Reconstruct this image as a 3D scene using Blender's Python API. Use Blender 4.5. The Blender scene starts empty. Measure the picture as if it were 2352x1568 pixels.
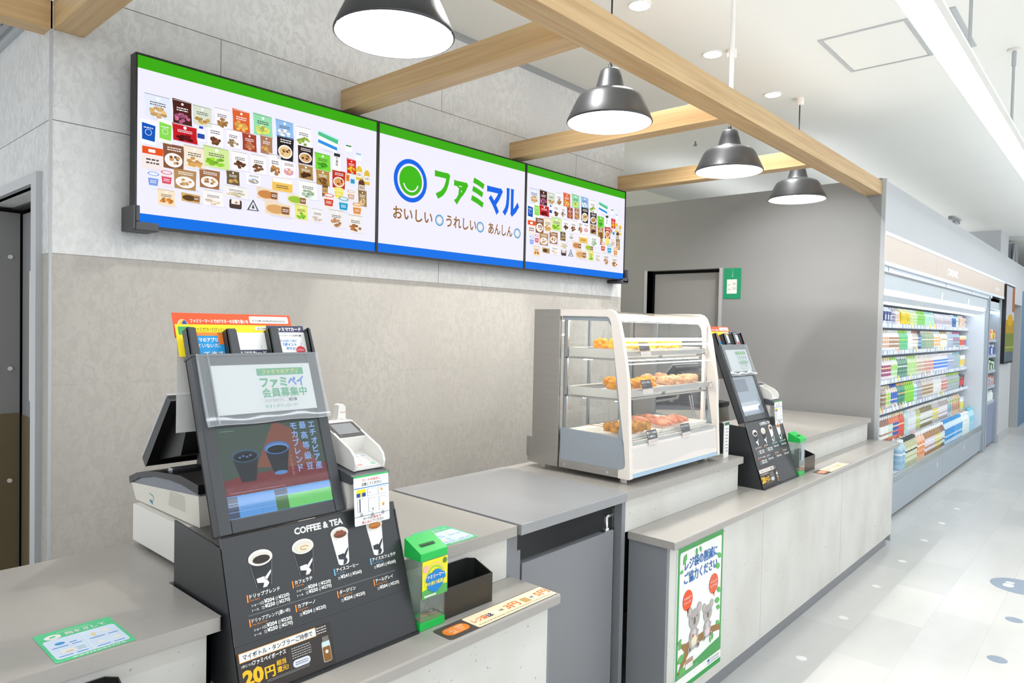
import bpy, bmesh, math, random
from mathutils import Vector, Matrix, noise
R = random.Random(7)
sc = bpy.context.scene
COL = sc.collection

# ------------------------------------------------------------------ camera, world, exposure, big lights
FPX, YAW, PIT, ROL = 1599.4, 0.729817, -0.024538, 0.020857
_f = Vector((math.cos(YAW)*math.cos(PIT), math.sin(YAW)*math.cos(PIT), math.sin(PIT)))
_r = Vector((math.sin(YAW), -math.cos(YAW), 0)); _u = _r.cross(_f)
_r2 = _r*math.cos(ROL)+_u*math.sin(ROL); _u2 = -_r*math.sin(ROL)+_u*math.cos(ROL)
cam = bpy.data.cameras.new('camera'); camo = bpy.data.objects.new('camera', cam); COL.objects.link(camo)
camo.matrix_world = Matrix(((_r2.x, _u2.x, -_f.x, 0), (_r2.y, _u2.y, -_f.y, 0), (_r2.z, _u2.z, -_f.z, 1.6), (0, 0, 0, 1)))
cam.sensor_width = 36; cam.lens = FPX*36/2352; cam.clip_start = .02; cam.clip_end = 100
sc.camera = camo

w = bpy.data.worlds.new('world'); sc.world = w; w.use_nodes = True
bg = w.node_tree.nodes['Background']; bg.inputs[0].default_value = (.93, .96, 1, 1); bg.inputs[1].default_value = .95
vs = sc.view_settings
vs.view_transform = 'Standard'; vs.look = 'None'; vs.gamma = 1; vs.use_curve_mapping = False; vs.exposure = 0.2
try:
    sc.cycles.use_denoising = True
    sc.cycles.max_bounces = 8; sc.cycles.diffuse_bounces = 4; sc.cycles.transparent_max_bounces = 24
    sc.cycles.sample_clamp_indirect = 6
except Exception: pass

STRIP_E, PEND_W, DOWN_W, FRIDGE_E, UP_E = 11.0, 4.5, 58.0, 8.5, 7.4

# ------------------------------------------------------------------ materials
def lin(c):
    return c/12.92 if c <= .04045 else ((c+.055)/1.055)**2.4
def hx(h):
    h = h.lstrip('#'); return tuple(lin(int(h[i:i+2], 16)/255) for i in (0, 2, 4))
MATS = {}
def mat(name, col, rough=.5, metal=0., spec=.5, noise_=None, bump=None, emit=0., coat=0., alpha=None):
    """flat-ish procedural surface: base colour broken by a faint noise"""
    if name in MATS: return MATS[name]
    if isinstance(col, str): col = hx(col)
    m = bpy.data.materials.new(name); m.use_nodes = True; nt = m.node_tree; b = nt.nodes['Principled BSDF']
    b.inputs['Base Color'].default_value = (*col, 1); b.inputs['Roughness'].default_value = rough
    b.inputs['Metallic'].default_value = metal; b.inputs['Specular IOR Level'].default_value = spec
    if coat: b.inputs['Coat Weight'].default_value = coat; b.inputs['Coat Roughness'].default_value = .05
    if emit:
        b.inputs['Emission Color'].default_value = (*col, 1); b.inputs['Emission Strength'].default_value = emit
    if noise_:
        s, a = noise_
        tc = nt.nodes.new('ShaderNodeTexCoord'); n = nt.nodes.new('ShaderNodeTexNoise'); n.inputs['Scale'].default_value = s; n.inputs['Detail'].default_value = 4
        mx = nt.nodes.new('ShaderNodeMix'); mx.data_type = 'RGBA'
        mx.inputs[6].default_value = (*[c*(1-a) for c in col], 1); mx.inputs[7].default_value = (*[min(1, c*(1+a)) for c in col], 1)
        nt.links.new(tc.outputs['Object'], n.inputs['Vector']); nt.links.new(n.outputs['Fac'], mx.inputs[0]); nt.links.new(mx.outputs[2], b.inputs['Base Color'])
        if bump:
            bp = nt.nodes.new('ShaderNodeBump'); bp.inputs['Strength'].default_value = bump; bp.inputs['Distance'].default_value = .002
            nt.links.new(n.outputs['Fac'], bp.inputs['Height']); nt.links.new(bp.outputs['Normal'], b.inputs['Normal'])
    MATS[name] = m; return m
def paint(h, rough=.55):            # printed ink / plain coloured plastic by hex colour
    return mat('ink_'+h.lstrip('#')+('' if rough == .55 else '_%d' % int(rough*100)), h, rough)
def glow(h, s=1.0):                 # a lit screen pixel colour
    nm = 'lit_'+h.lstrip('#')+'_%d' % int(s*100)
    if nm in MATS: return MATS[nm]
    c = hx(h); m = mat(nm, (.005, .005, .006), .4, spec=.02); b = m.node_tree.nodes['Principled BSDF']
    b.inputs['Emission Color'].default_value = (*c, 1); b.inputs['Emission Strength'].default_value = s
    return m
def lamp_mat(name, col, s):
    if name in MATS: return MATS[name]
    m = bpy.data.materials.new(name); m.use_nodes = True; nt = m.node_tree; nt.nodes.clear()
    e = nt.nodes.new('ShaderNodeEmission'); e.inputs[0].default_value = (*col, 1); e.inputs[1].default_value = s
    o = nt.nodes.new('ShaderNodeOutputMaterial'); nt.links.new(e.outputs[0], o.inputs[0]); MATS[name] = m; return m
def glass(name, tint=(1, 1, 1), haze=0., hazecol=(.8, .8, .8), rough=.02, refl=1.0):
    """thin clear sheet: see-through plus a Fresnel reflection, optionally milky"""
    if name in MATS: return MATS[name]
    m = bpy.data.materials.new(name); m.use_nodes = True; nt = m.node_tree; nt.nodes.clear()
    t = nt.nodes.new('ShaderNodeBsdfTransparent'); t.inputs[0].default_value = (*tint, 1)
    g = nt.nodes.new('ShaderNodeBsdfGlossy'); g.inputs['Roughness'].default_value = rough
    lw = nt.nodes.new('ShaderNodeLayerWeight'); lw.inputs[0].default_value = .5
    pw = nt.nodes.new('ShaderNodeMath'); pw.operation = 'POWER'; pw.inputs[1].default_value = 4.; nt.links.new(lw.outputs['Facing'], pw.inputs[0])
    mul = nt.nodes.new('ShaderNodeMath'); mul.operation = 'MULTIPLY_ADD'; mul.inputs[1].default_value = .9; mul.inputs[2].default_value = .042*refl; nt.links.new(pw.outputs[0], mul.inputs[0])
    mx = nt.nodes.new('ShaderNodeMixShader'); o = nt.nodes.new('ShaderNodeOutputMaterial')
    src = t.outputs[0]
    if haze:
        d = nt.nodes.new('ShaderNodeBsdfDiffuse'); d.inputs[0].default_value = (*hazecol, 1)
        m2 = nt.nodes.new('ShaderNodeMixShader'); m2.inputs[0].default_value = haze
        nt.links.new(t.outputs[0], m2.inputs[1]); nt.links.new(d.outputs[0], m2.inputs[2]); src = m2.outputs[0]
    nt.links.new(mul.outputs[0], mx.inputs[0]); nt.links.new(src, mx.inputs[1]); nt.links.new(g.outputs[0], mx.inputs[2]); nt.links.new(mx.outputs[0], o.inputs[0])
    MATS[name] = m; return m

def nodes_of(name, rough=.6, spec=.4):
    m = bpy.data.materials.new(name); m.use_nodes = True; nt = m.node_tree; b = nt.nodes['Principled BSDF']
    b.inputs['Roughness'].default_value = rough; b.inputs['Specular IOR Level'].default_value = spec
    MATS[name] = m; return m, nt, b
def N(nt, t, **kw):
    n = nt.nodes.new(t)
    for k, v in kw.items():
        if k.startswith('i_'): n.inputs[k[2:].replace('_', ' ')].default_value = v
        else: setattr(n, k, v)
    return n
def ramp(nt, src, stops):
    r = nt.nodes.new('ShaderNodeValToRGB'); e = r.color_ramp.elements
    while len(e) < len(stops): e.new(.5)
    for i, (p, c) in enumerate(stops):
        e[i].position = p; e[i].color = (*c, 1) if len(c) == 3 else c
    nt.links.new(src, r.inputs[0]); return r
def mixc(nt, fac, a, b, mode='MIX'):
    mx = nt.nodes.new('ShaderNodeMix'); mx.data_type = 'RGBA'; mx.blend_type = mode
    for i, s in ((0, fac), (6, a), (7, b)):
        if hasattr(s, 'is_linked') or hasattr(s, 'links'): nt.links.new(s, mx.inputs[i])
        else: mx.inputs[i].default_value = s if i == 0 else ((*s, 1) if len(s) == 3 else s)
    return mx.outputs[2]

def plaster_mat(name, axis):
    """mottled plaster-look wall panels: long panels in courses of 0.49 m, the upper courses with open joints and paler"""
    m, nt, b = nodes_of(name, .55, .35)
    tc = N(nt, 'ShaderNodeTexCoord'); sp = N(nt, 'ShaderNodeSeparateXYZ'); nt.links.new(tc.outputs['Object'], sp.inputs[0])
    cb = N(nt, 'ShaderNodeCombineXYZ')
    ax = N(nt, 'ShaderNodeMath', operation='SUBTRACT'); ax.inputs[1].default_value = 1.417 if axis == 'X' else 0.
    nt.links.new(sp.outputs[axis], ax.inputs[0])
    az = N(nt, 'ShaderNodeMath', operation='SUBTRACT'); az.inputs[1].default_value = .845; nt.links.new(sp.outputs['Z'], az.inputs[0])
    nt.links.new(ax.outputs[0], cb.inputs[0]); nt.links.new(az.outputs[0], cb.inputs[1])
    br = N(nt, 'ShaderNodeTexBrick', offset=.5, squash=1.); br.inputs['Scale'].default_value = 1
    br.inputs['Brick Width'].default_value = 2.58; br.inputs['Row Height'].default_value = .4915; br.inputs['Mortar Size'].default_value = .0016; br.inputs['Mortar Smooth'].default_value = 0
    br.inputs['Color1'].default_value = (.93, .93, .93, 1); br.inputs['Color2'].default_value = (1, 1, 1, 1); br.inputs['Mortar'].default_value = (.3, .3, .3, 1)
    nt.links.new(cb.outputs[0], br.inputs['Vector'])
    n1 = N(nt, 'ShaderNodeTexNoise'); n1.inputs['Scale'].default_value = 34; n1.inputs['Detail'].default_value = 5; n1.inputs['Roughness'].default_value = .55; n1.inputs['Distortion'].default_value = .9
    n2 = N(nt, 'ShaderNodeTexNoise'); n2.inputs['Scale'].default_value = 2.2; n2.inputs['Detail'].default_value = 3
    n3 = N(nt, 'ShaderNodeTexNoise'); n3.inputs['Scale'].default_value = 120; n3.inputs['Detail'].default_value = 3
    mp = N(nt, 'ShaderNodeMapping'); mp.inputs['Scale'].default_value = (1, 1, .62); nt.links.new(tc.outputs['Object'], mp.inputs[0])
    for n in (n1, n2, n3): nt.links.new(mp.outputs[0], n.inputs['Vector'])
    spot = ramp(nt, n1.outputs['Fac'], [(.0, (0, 0, 0)), (.43, (0, 0, 0)), (.55, (1, 1, 1)), (1, (1, 1, 1))])
    area = ramp(nt, n2.outputs['Fac'], [(.36, (.2, .2, .2)), (.60, (1, 1, 1))])
    k = N(nt, 'ShaderNodeMath', operation='MULTIPLY'); nt.links.new(spot.outputs[0], k.inputs[0]); nt.links.new(area.outputs[0], k.inputs[1])
    up = ramp(nt, sp.outputs['Z'], [(0, (0, 0, 0)), (1, (1, 1, 1))]); up.color_ramp.interpolation = 'CONSTANT'
    gt = N(nt, 'ShaderNodeMath', operation='GREATER_THAN'); gt.inputs[1].default_value = 1.828; nt.links.new(sp.outputs['Z'], gt.inputs[0])
    hi = mixc(nt, k.outputs[0], hx('#d6d7d6'), hx('#e4e5e4')); lo = mixc(nt, k.outputs[0], hx('#b2aea7'), hx('#bab6af'))
    base = mixc(nt, gt.outputs[0], lo, hi)
    fine = ramp(nt, n3.outputs['Fac'], [(.3, (.94, .94, .94)), (.7, (1, 1, 1))])
    c = mixc(nt, 1., base, fine.outputs[0], 'MULTIPLY')
    jd = N(nt, 'ShaderNodeMath', operation='MULTIPLY'); nt.links.new(br.outputs['Fac'], jd.inputs[0])
    js = N(nt, 'ShaderNodeMapRange'); js.inputs['To Min'].default_value = .14; js.inputs['To Max'].default_value = .95; nt.links.new(gt.outputs[0], js.inputs['Value']); nt.links.new(js.outputs[0], jd.inputs[1])
    inv = N(nt, 'ShaderNodeMath', operation='SUBTRACT'); inv.inputs[0].default_value = 1; nt.links.new(jd.outputs[0], inv.inputs[1])
    # panel to panel tone, only without the mortar
    br2 = mixc(nt, br.outputs['Fac'], br.outputs['Color'], (.97, .97, .97))
    c = mixc(nt, 1., c, br2, 'MULTIPLY'); c = mixc(nt, jd.outputs[0], c, (.12, .12, .12))
    nt.links.new(c, b.inputs['Base Color'])
    bp = N(nt, 'ShaderNodeBump'); bp.inputs['Strength'].default_value = .35; bp.inputs['Distance'].default_value = .003
    nt.links.new(n1.outputs['Fac'], bp.inputs['Height']); nt.links.new(bp.outputs[0], b.inputs['Normal'])
    return m
def panel_mat():
    m, nt, b = nodes_of('pale_concrete_laminate', .5, .4)
    tc = N(nt, 'ShaderNodeTexCoord'); mp = N(nt, 'ShaderNodeMapping'); mp.inputs['Scale'].default_value = (1, 1, .6); nt.links.new(tc.outputs['Object'], mp.inputs[0])
    n1 = N(nt, 'ShaderNodeTexNoise'); n1.inputs['Scale'].default_value = 5; n1.inputs['Detail'].default_value = 2.5
    n2 = N(nt, 'ShaderNodeTexNoise'); n2.inputs['Scale'].default_value = 75; n2.inputs['Detail'].default_value = 2; n2.inputs['Distortion'].default_value = .6
    nt.links.new(mp.outputs[0], n1.inputs['Vector']); nt.links.new(tc.outputs['Object'], n2.inputs['Vector'])
    a = ramp(nt, n1.outputs['Fac'], [(.25, hx('#cbc9c2')), (.5, hx('#d4d3cd')), (.75, hx('#dad9d4'))])
    f = ramp(nt, n2.outputs['Fac'], [(.70, (0, 0, 0)), (.76, (1, 1, 1))])
    nt.links.new(mixc(nt, f.outputs[0], a.outputs[0], hx('#8d897e')), b.inputs['Base Color']); return m
def wood_mat():
    m, nt, b = nodes_of('light_wood_veneer', .42, .45)
    tc = N(nt, 'ShaderNodeTexCoord'); mp = N(nt, 'ShaderNodeMapping'); mp.inputs['Scale'].default_value = (.7, 22, 22); nt.links.new(tc.outputs['Object'], mp.inputs[0])
    n1 = N(nt, 'ShaderNodeTexNoise'); n1.inputs['Scale'].default_value = 2.4; n1.inputs['Detail'].default_value = 7; n1.inputs['Distortion'].default_value = .4
    nt.links.new(mp.outputs[0], n1.inputs['Vector'])
    a = ramp(nt, n1.outputs['Fac'], [(.25, hx('#b9966a')), (.5, hx('#caa97a')), (.75, hx('#d4b88a'))])
    nt.links.new(a.outputs[0], b.inputs['Base Color']); return m
def top_mat():
    m, nt, b = nodes_of('warm_grey_worktop', .27, .5)
    tc = N(nt, 'ShaderNodeTexCoord'); n1 = N(nt, 'ShaderNodeTexNoise'); n1.inputs['Scale'].default_value = 1.1; n1.inputs['Detail'].default_value = 1
    nt.links.new(tc.outputs['Object'], n1.inputs['Vector'])
    a = ramp(nt, n1.outputs['Fac'], [(.2, hx('#a6a29c')), (.8, hx('#a8a49e'))]); nt.links.new(a.outputs[0], b.inputs['Base Color'])
    r = ramp(nt, n1.outputs['Fac'], [(.2, (.26, .26, .26)), (.8, (.28, .28, .28))]); nt.links.new(r.outputs[0], b.inputs['Roughness']); return m
def floor_mat():
    m, nt, b = nodes_of('pale_stone_floor_tile', .26, .5)
    tc = N(nt, 'ShaderNodeTexCoord'); mp = N(nt, 'ShaderNodeMapping'); mp.inputs['Location'].default_value = (-.17, -.27, 0); nt.links.new(tc.outputs['Object'], mp.inputs[0])
    br = N(nt, 'ShaderNodeTexBrick', offset=.5); br.inputs['Scale'].default_value = 1; br.inputs['Brick Width'].default_value = .635; br.inputs['Row Height'].default_value = .27; br.inputs['Mortar Size'].default_value = .0012; br.inputs['Mortar Smooth'].default_value = .1
    br.inputs['Color1'].default_value = (*hx('#cbcbc8'), 1); br.inputs['Color2'].default_value = (*hx('#d6d5d1'), 1); br.inputs['Mortar'].default_value = (*hx('#c4c4c1'), 1); br.inputs['Bias'].default_value = .1
    nt.links.new(mp.outputs[0], br.inputs['Vector'])
    mp2 = N(nt, 'ShaderNodeMapping'); mp2.inputs['Scale'].default_value = (1, 3, 1); nt.links.new(tc.outputs['Object'], mp2.inputs[0])
    n1 = N(nt, 'ShaderNodeTexNoise'); n1.inputs['Scale'].default_value = 3; n1.inputs['Detail'].default_value = 7; nt.links.new(mp2.outputs[0], n1.inputs['Vector'])
    f = ramp(nt, n1.outputs['Fac'], [(.3, (.955, .955, .955)), (.7, (1, 1, 1))])
    nt.links.new(mixc(nt, 1., br.outputs['Color'], f.outputs[0], 'MULTIPLY'), b.inputs['Base Color']); return m
def steel_mat():
    m, nt, b = nodes_of('brushed_stainless_steel', .33, .5); b.inputs['Metallic'].default_value = 1
    tc = N(nt, 'ShaderNodeTexCoord'); mp = N(nt, 'ShaderNodeMapping'); mp.inputs['Scale'].default_value = (2, 2, 160); nt.links.new(tc.outputs['Object'], mp.inputs[0])
    n1 = N(nt, 'ShaderNodeTexNoise'); n1.inputs['Scale'].default_value = 3; n1.inputs['Detail'].default_value = 4; nt.links.new(mp.outputs[0], n1.inputs['Vector'])
    a = ramp(nt, n1.outputs['Fac'], [(.3, (.47, .45, .42)), (.7, (.53, .51, .475))]); nt.links.new(a.outputs[0], b.inputs['Base Color']); return m

PLX, PLY = plaster_mat('mottled_plaster_panel_front', 'X'), plaster_mat('mottled_plaster_panel_side', 'Y')
PANEL, WOOD, TOP, FLOOR, STEEL = panel_mat(), wood_mat(), top_mat(), floor_mat(), steel_mat()
CEIL = mat('white_ceiling_paint', '#e6e7e2', .9, spec=.2, noise_=(2, .02))
GREYW = mat('grey_painted_wall', '#949494', .6, spec=.3, noise_=(3, .03))
WHITEW = mat('pale_painted_wall', '#bcbfc1', .6, spec=.3, noise_=(3, .02))
GREYP = mat('grey_painted_panel', '#84868a', .38, spec=.45, noise_=(5, .02))
GREYL = mat('light_grey_trim', '#b4b7b9', .4, noise_=(5, .02))
ALU = mat('aluminium', '#b7bcc0', .35, metal=.9, noise_=(9, .03))
CHROME = mat('polished_chrome', '#d8dadb', .12, metal=1, noise_=(9, .02))
BLACK = mat('black_satin_board', '#292b2e', .36, spec=.65, noise_=(60, .05))
BLACKP = mat('black_plastic', '#141414', .4, spec=.45, noise_=(40, .08))
DARK = mat('dark_void', '#141310', .8, noise_=(5, .1))
VOID = mat('dark_grey_inside', '#3a3833', .7, noise_=(5, .05))
WHITEP = mat('white_plastic', '#e6e4df', .35, noise_=(8, .015))
CREAM = mat('cream_plastic', '#ece4dc', .35, noise_=(8, .015))
SHADE = mat('gunmetal_enamel', '#46484b', .42, metal=.55, noise_=(8, .04))
PAPER = mat('white_paper', '#efefec', .6, noise_=(20, .01))
GREENP = mat('green_plastic', '#1fbf52', .35, noise_=(10, .02))
GLASS = glass('clear_glass', (.97, .985, .98), refl=1.6)
ACRYL = glass('clear_acrylic', (.93, .97, .95), .07, (.85, .9, .88), .04, 1.4)
FILM = glass('clear_plastic_film', (.88, .90, .92), .22, (.68, .73, .77), .07, 1.6)
UPL = lamp_mat('indirect_uplight', (.98, .98, 1), UP_E); UPL2 = lamp_mat('soft_uplight', (.96, .98, 1), UP_E*.6); UPL3 = lamp_mat('beam_uplight', (.97, .98, 1), UP_E*.62)  # glow for added, hidden surfaces that brighten the ceiling
STRIP = lamp_mat('led_strip_light', (.88, .94, 1), STRIP_E)
PGLOW = lamp_mat('pendant_diffuser_glow', (1, .96, .9), 6)
DGLOW = lamp_mat('downlight_glow', (1, .97, .92), 12)
FLED = lamp_mat('cooler_led_tube', (.80, .91, 1), FRIDGE_E)
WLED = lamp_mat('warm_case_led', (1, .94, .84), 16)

# ------------------------------------------------------------------ mesh builder
_TXT = {}
def text_mesh(s, bold):
    k = (s, bold)
    if k not in _TXT:
        c = bpy.data.curves.new('glyphs', 'FONT'); c.body = s; c.size = 1; c.resolution_u = 2; c.offset = bold
        o = bpy.data.objects.new('glyphs', c); COL.objects.link(o)
        me = bpy.data.meshes.new_from_object(o)
        _TXT[k] = ([v.co.copy() for v in me.vertices], [tuple(p.vertices) for p in me.polygons])
        bpy.data.objects.remove(o); bpy.data.curves.remove(c); bpy.data.meshes.remove(me)
    return _TXT[k]
class MB:
    def __init__(s): s.v = []; s.f = []; s.m = []; s.mats = []; s.sm = []
    def mi(s, m):
        if m not in s.mats: s.mats.append(m)
        return s.mats.index(m)
    def add(s, vs, fs, m, smooth=False):
        o = len(s.v); i = s.mi(m); s.v.extend(Vector(p) for p in vs)
        for f in fs: s.f.append(tuple(o+k for k in f)); s.m.append(i); s.sm.append(smooth)
    def poly(s, pts, m): s.add(pts, [tuple(range(len(pts)))], m)
    def box(s, x0, x1, y0, y1, z0, z1, m, M=None):
        p = [Vector((x, y, z)) for z in (z0, z1) for y in (y0, y1) for x in (x0, x1)]
        if M: p = [M @ q for q in p]
        s.add(p, [(0, 2, 3, 1), (4, 5, 7, 6), (0, 1, 5, 4), (2, 6, 7, 3), (0, 4, 6, 2), (1, 3, 7, 5)], m)
    def prism(s, prof, a, b, m, axis='X', smooth=False):
        """profile of 2-D points swept from a to b along the axis (X: (y,z), Y: (x,z), Z: (x,y))"""
        def P(p, t): return {'X': (t, p[0], p[1]), 'Y': (p[0], t, p[1]), 'Z': (p[0], p[1], t)}[axis]
        n = len(prof); vs = [P(p, a) for p in prof]+[P(p, b) for p in prof]
        s.add(vs, [tuple(range(n))[::-1], tuple(range(n, 2*n))], m)
        s.add(vs, [(i, (i+1) % n, n+(i+1) % n, n+i) for i in range(n)], m, smooth)
    def loft(s, rings, m, caps=True, smooth=True):
        n = len(rings[0]); vs = [p for r in rings for p in r]
        fs = [(k*n+i, k*n+(i+1) % n, (k+1)*n+(i+1) % n, (k+1)*n+i) for k in range(len(rings)-1) for i in range(n)]
        s.add(vs, fs, m, smooth)
        if caps: s.add(rings[0], [tuple(range(n))[::-1]], m); s.add(rings[-1], [tuple(range(n))], m)
    def tube(s, path, r, m, n=8):
        path = [Vector(p) for p in path]; rings = []
        for i, p in enumerate(path):
            d = (path[min(i+1, len(path)-1)]-path[max(i-1, 0)]).normalized()
            a = d.cross(Vector((0, 0, 1)));  a = a if a.length > .01 else d.cross(Vector((0, 1, 0)))
            a.normalize(); b = d.cross(a)
            rings.append([p+(a*math.cos(t*math.tau/n)+b*math.sin(t*math.tau/n))*r for t in range(n)])
        s.loft(rings, m)
    def lathe(s, prof, c, m, n=24, caps=True, sy=1., sx=1.):
        c = Vector(c)
        s.loft([[c+Vector((r*sx*math.cos(t*math.tau/n), r*sy*math.sin(t*math.tau/n), z)) for t in range(n)] for r, z in prof], m, caps)
    def text(s, body, M, m, bold=.012):
        vs, fs = text_mesh(body, bold); s.add([M @ v for v in vs], fs, m)
    def build(s, name, parent=None, bevel=0., seg=2, loc=None, rotz=0., weld=False):
        me = bpy.data.meshes.new(name)
        o = bpy.data.objects.new(name, me); COL.objects.link(o)
        v = s.v
        if loc is not None:
            Mi = (Matrix.Translation(loc) @ Matrix.Rotation(rotz, 4, 'Z')).inverted(); v = [Mi @ p for p in v]
            o.location = loc; o.rotation_euler = (0, 0, rotz)
        me.from_pydata(v, [], s.f)
        for m in s.mats: me.materials.append(m)
        me.polygons.foreach_set('material_index', s.m); me.polygons.foreach_set('use_smooth', s.sm); me.update()
        if parent is not None:
            o.parent = parent; o.matrix_parent_inverse = PINV.get(parent.name, Matrix.Identity(4))
        if bevel:
            b = o.modifiers.new('edge', 'BEVEL'); b.width = bevel; b.segments = seg; b.limit_method = 'ANGLE'; b.angle_limit = .7; b.harden_normals = False
        return o
PINV = {}
def tag(o, label, cat, group=None):
    o['label'] = label; o['category'] = cat
    if group: o['group'] = group
    PINV.setdefault(o.name, Matrix.Translation(-Vector(o.location)) if True else None)
    return o
def thing(name, label, cat, loc, group=None):
    o = bpy.data.objects.new(name, None); COL.objects.link(o); o.location = loc; o.empty_display_size = .05
    PINV[o.name] = Matrix.Translation(-Vector(loc))
    return tag(o, label, cat, group)
def solo(name, mb, label, cat, group=None, **k):     # a thing that is one mesh
    return tag(mb.build(name, **k), label, cat, group)
def struct(name, mb, **k):
    o = mb.build(name, **k); o['kind'] = 'structure'; PINV.setdefault(o.name, Matrix.Translation(-Vector(o.location))); return o

class G:
    """flat print on a plane: origin, U (right), V (up), N (out); layers sit eps apart"""
    def __init__(s, mb, O, U, V, eps=.0004):
        s.mb = mb; s.O = Vector(O); s.U = Vector(U).normalized(); s.V = Vector(V).normalized(); s.N = s.U.cross(s.V); s.eps = eps
    def p(s, u, v, k): return s.O+s.U*u+s.V*v+s.N*(s.eps*k)
    def poly(s, pts, m, k=1): s.mb.poly([s.p(u, v, k) for u, v in pts], m)
    def rect(s, u0, v0, u1, v1, m, k=1): s.poly([(u0, v0), (u1, v0), (u1, v1), (u0, v1)], m, k)
    def rrect(s, u0, v0, u1, v1, m, k=1, r=.004):
        pts = []
        for cu, cv, a0 in ((u1-r, v1-r, 0), (u0+r, v1-r, 90), (u0+r, v0+r, 180), (u1-r, v0+r, 270)):
            for j in range(5):
                a = math.radians(a0+j*22.5); pts.append((cu+r*math.cos(a), cv+r*math.sin(a)))
        s.poly(pts, m, k)
    def ell(s, u, v, ru, rv, m, k=1, n=24, a0=0., a1=360.):
        full = a1-a0 >= 360; cnt = n if full else n+1
        s.poly([(u+ru*math.cos(math.radians(a0+(a1-a0)*i/n)), v+rv*math.sin(math.radians(a0+(a1-a0)*i/n))) for i in range(cnt)], m, k)
    def arc(s, u, v, ru, rv, wd, m, k=1, n=32, a0=0., a1=360.):
        o = [(math.cos(math.radians(a0+(a1-a0)*i/n)), math.sin(math.radians(a0+(a1-a0)*i/n))) for i in range(n+1)]
        for i in range(n):
            (c0, s0), (c1, s1) = o[i], o[i+1]
            s.poly([(u+(ru-wd)*c0, v+(rv-wd)*s0), (u+ru*c0, v+rv*s0), (u+ru*c1, v+rv*s1), (u+(ru-wd)*c1, v+(rv-wd)*s1)], m, k)
    def line(s, u0, v0, u1, v1, wd, m, k=1):
        d = Vector((u1-u0, v1-v0)); d.normalize(); n = Vector((-d.y, d.x))*wd/2
        s.poly([(u0+n.x, v0+n.y), (u0-n.x, v0-n.y), (u1-n.x, v1-n.y), (u1+n.x, v1+n.y)], m, k)
    def text(s, body, u, v, h, m, k=1, w=None, bold=.012, al='l', shear=0.):
        if bold > .012 and any('\u4e00' <= c <= '\u9fff' for c in body):
            d = h*bold*.55
            for i, (du, dv) in enumerate(((-d, -d*.4), (d, -d*.4), (0, d*.5))): s.text(body, u+du, v+dv, h, m, k+.03*i, w, .008, al, shear)
            return
        vs, fs = text_mesh(body, bold)
        x0 = min(q.x for q in vs); x1 = max(q.x for q in vs); sx = h if w is None else w/(x1-x0)
        off = {'l': 0, 'c': -(x1-x0)/2, 'r': -(x1-x0)}[al]
        s.mb.add([s.p(u+(q.x-x0+off)*sx+q.y*h*shear, v+q.y*h, k) for q in vs], fs, m)
    def vtext(s, body, u, v, h, m, k=1, step=1.02, bold=.012):
        for i, ch in enumerate(body): s.text(ch, u, v-i*h*step, h, m, k, bold=bold, al='c')
    def greek(s, u0, v0, u1, v1, rows, m, k=1, fill=.45):      # unreadably small copy, kept as short dashes
        hgt = (v1-v0)/rows
        for i in range(rows):
            u = u0; v = v1-(i+.5)*hgt
            while u < u1-.001:
                L = min(u1-u, R.uniform(.5, 1.3)*hgt); s.rect(u, v-hgt*fill/2, u+L, v+hgt*fill/2, m, k); u += L+hgt*.25

# ================================================================== THE SETTING
CZ = 3.28
m = MB(); m.box(-2.5, 24, -2.2, 7, -.06, 0, FLOOR); struct('floor', m)
m = MB(); m.box(-2.5, 24, -4.2, 7, CZ, CZ+.06, CEIL); struct('ceiling', m)
# plaster-clad wall block behind the register counter: front, left return with a staff doorway, right return
XL, XR, YW = .78, 4.615, 3.0
m = MB(); m.box(XL, XR, YW, YW+.1, 0, CZ-.02, PLX); struct('wall_back', m)
m = MB()
m.box(XL, XL+.1, YW+.1, 3.167, 0, 2.735, PLY); m.box(XL, XL+.1, 3.167, 4.05, 2.10, 2.735, PLY); m.box(XL, XL+.1, 4.05, 6.2, 0, 2.735, PLY)
struct('wall_left', m)
m = MB(); m.box(XR-.1, XR, YW+.1, 5.4, 0, CZ-.02, PLY); struct('wall_right', m)
m = MB(); m.box(XL-.003, XL+.006, YW-.003, YW, 0, 2.646, GREYL); m.box(XL-.003, XL, YW, YW+.005, 0, 2.646, GREYL); struct('trim_1', m)
m = MB(); m.box(XL-.02, XL+.12, YW+.06, 6.2, 2.735, 2.765, ALU); m.box(XL-.03, XL+.02, YW+.06, 6.2, 2.765, 2.80, GREYP); struct('trim_2', m)
m = MB(); m.box(XL-.01, XR, YW-.03, YW, CZ-.028, CZ, ALU); struct('trim_3', m)
# dark louvred opening above the left return
m = MB(); m.box(XL+.3, XL+.34, 3.2, 6.2, 2.8, CZ, DARK)
for i in range(9): m.box(XL+.26, XL+.3, 3.3+i*.33, 3.35+i*.33, 2.8, CZ, GREYP)
m.box(XL+.24, XL+.26, 3.2, 6.2, 3.02, 3.05, GREYL); m.box(XL+.24, XL+.26, 3.2, 6.2, 2.9, 2.91, GREYL)
struct('window_1', m)
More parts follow.
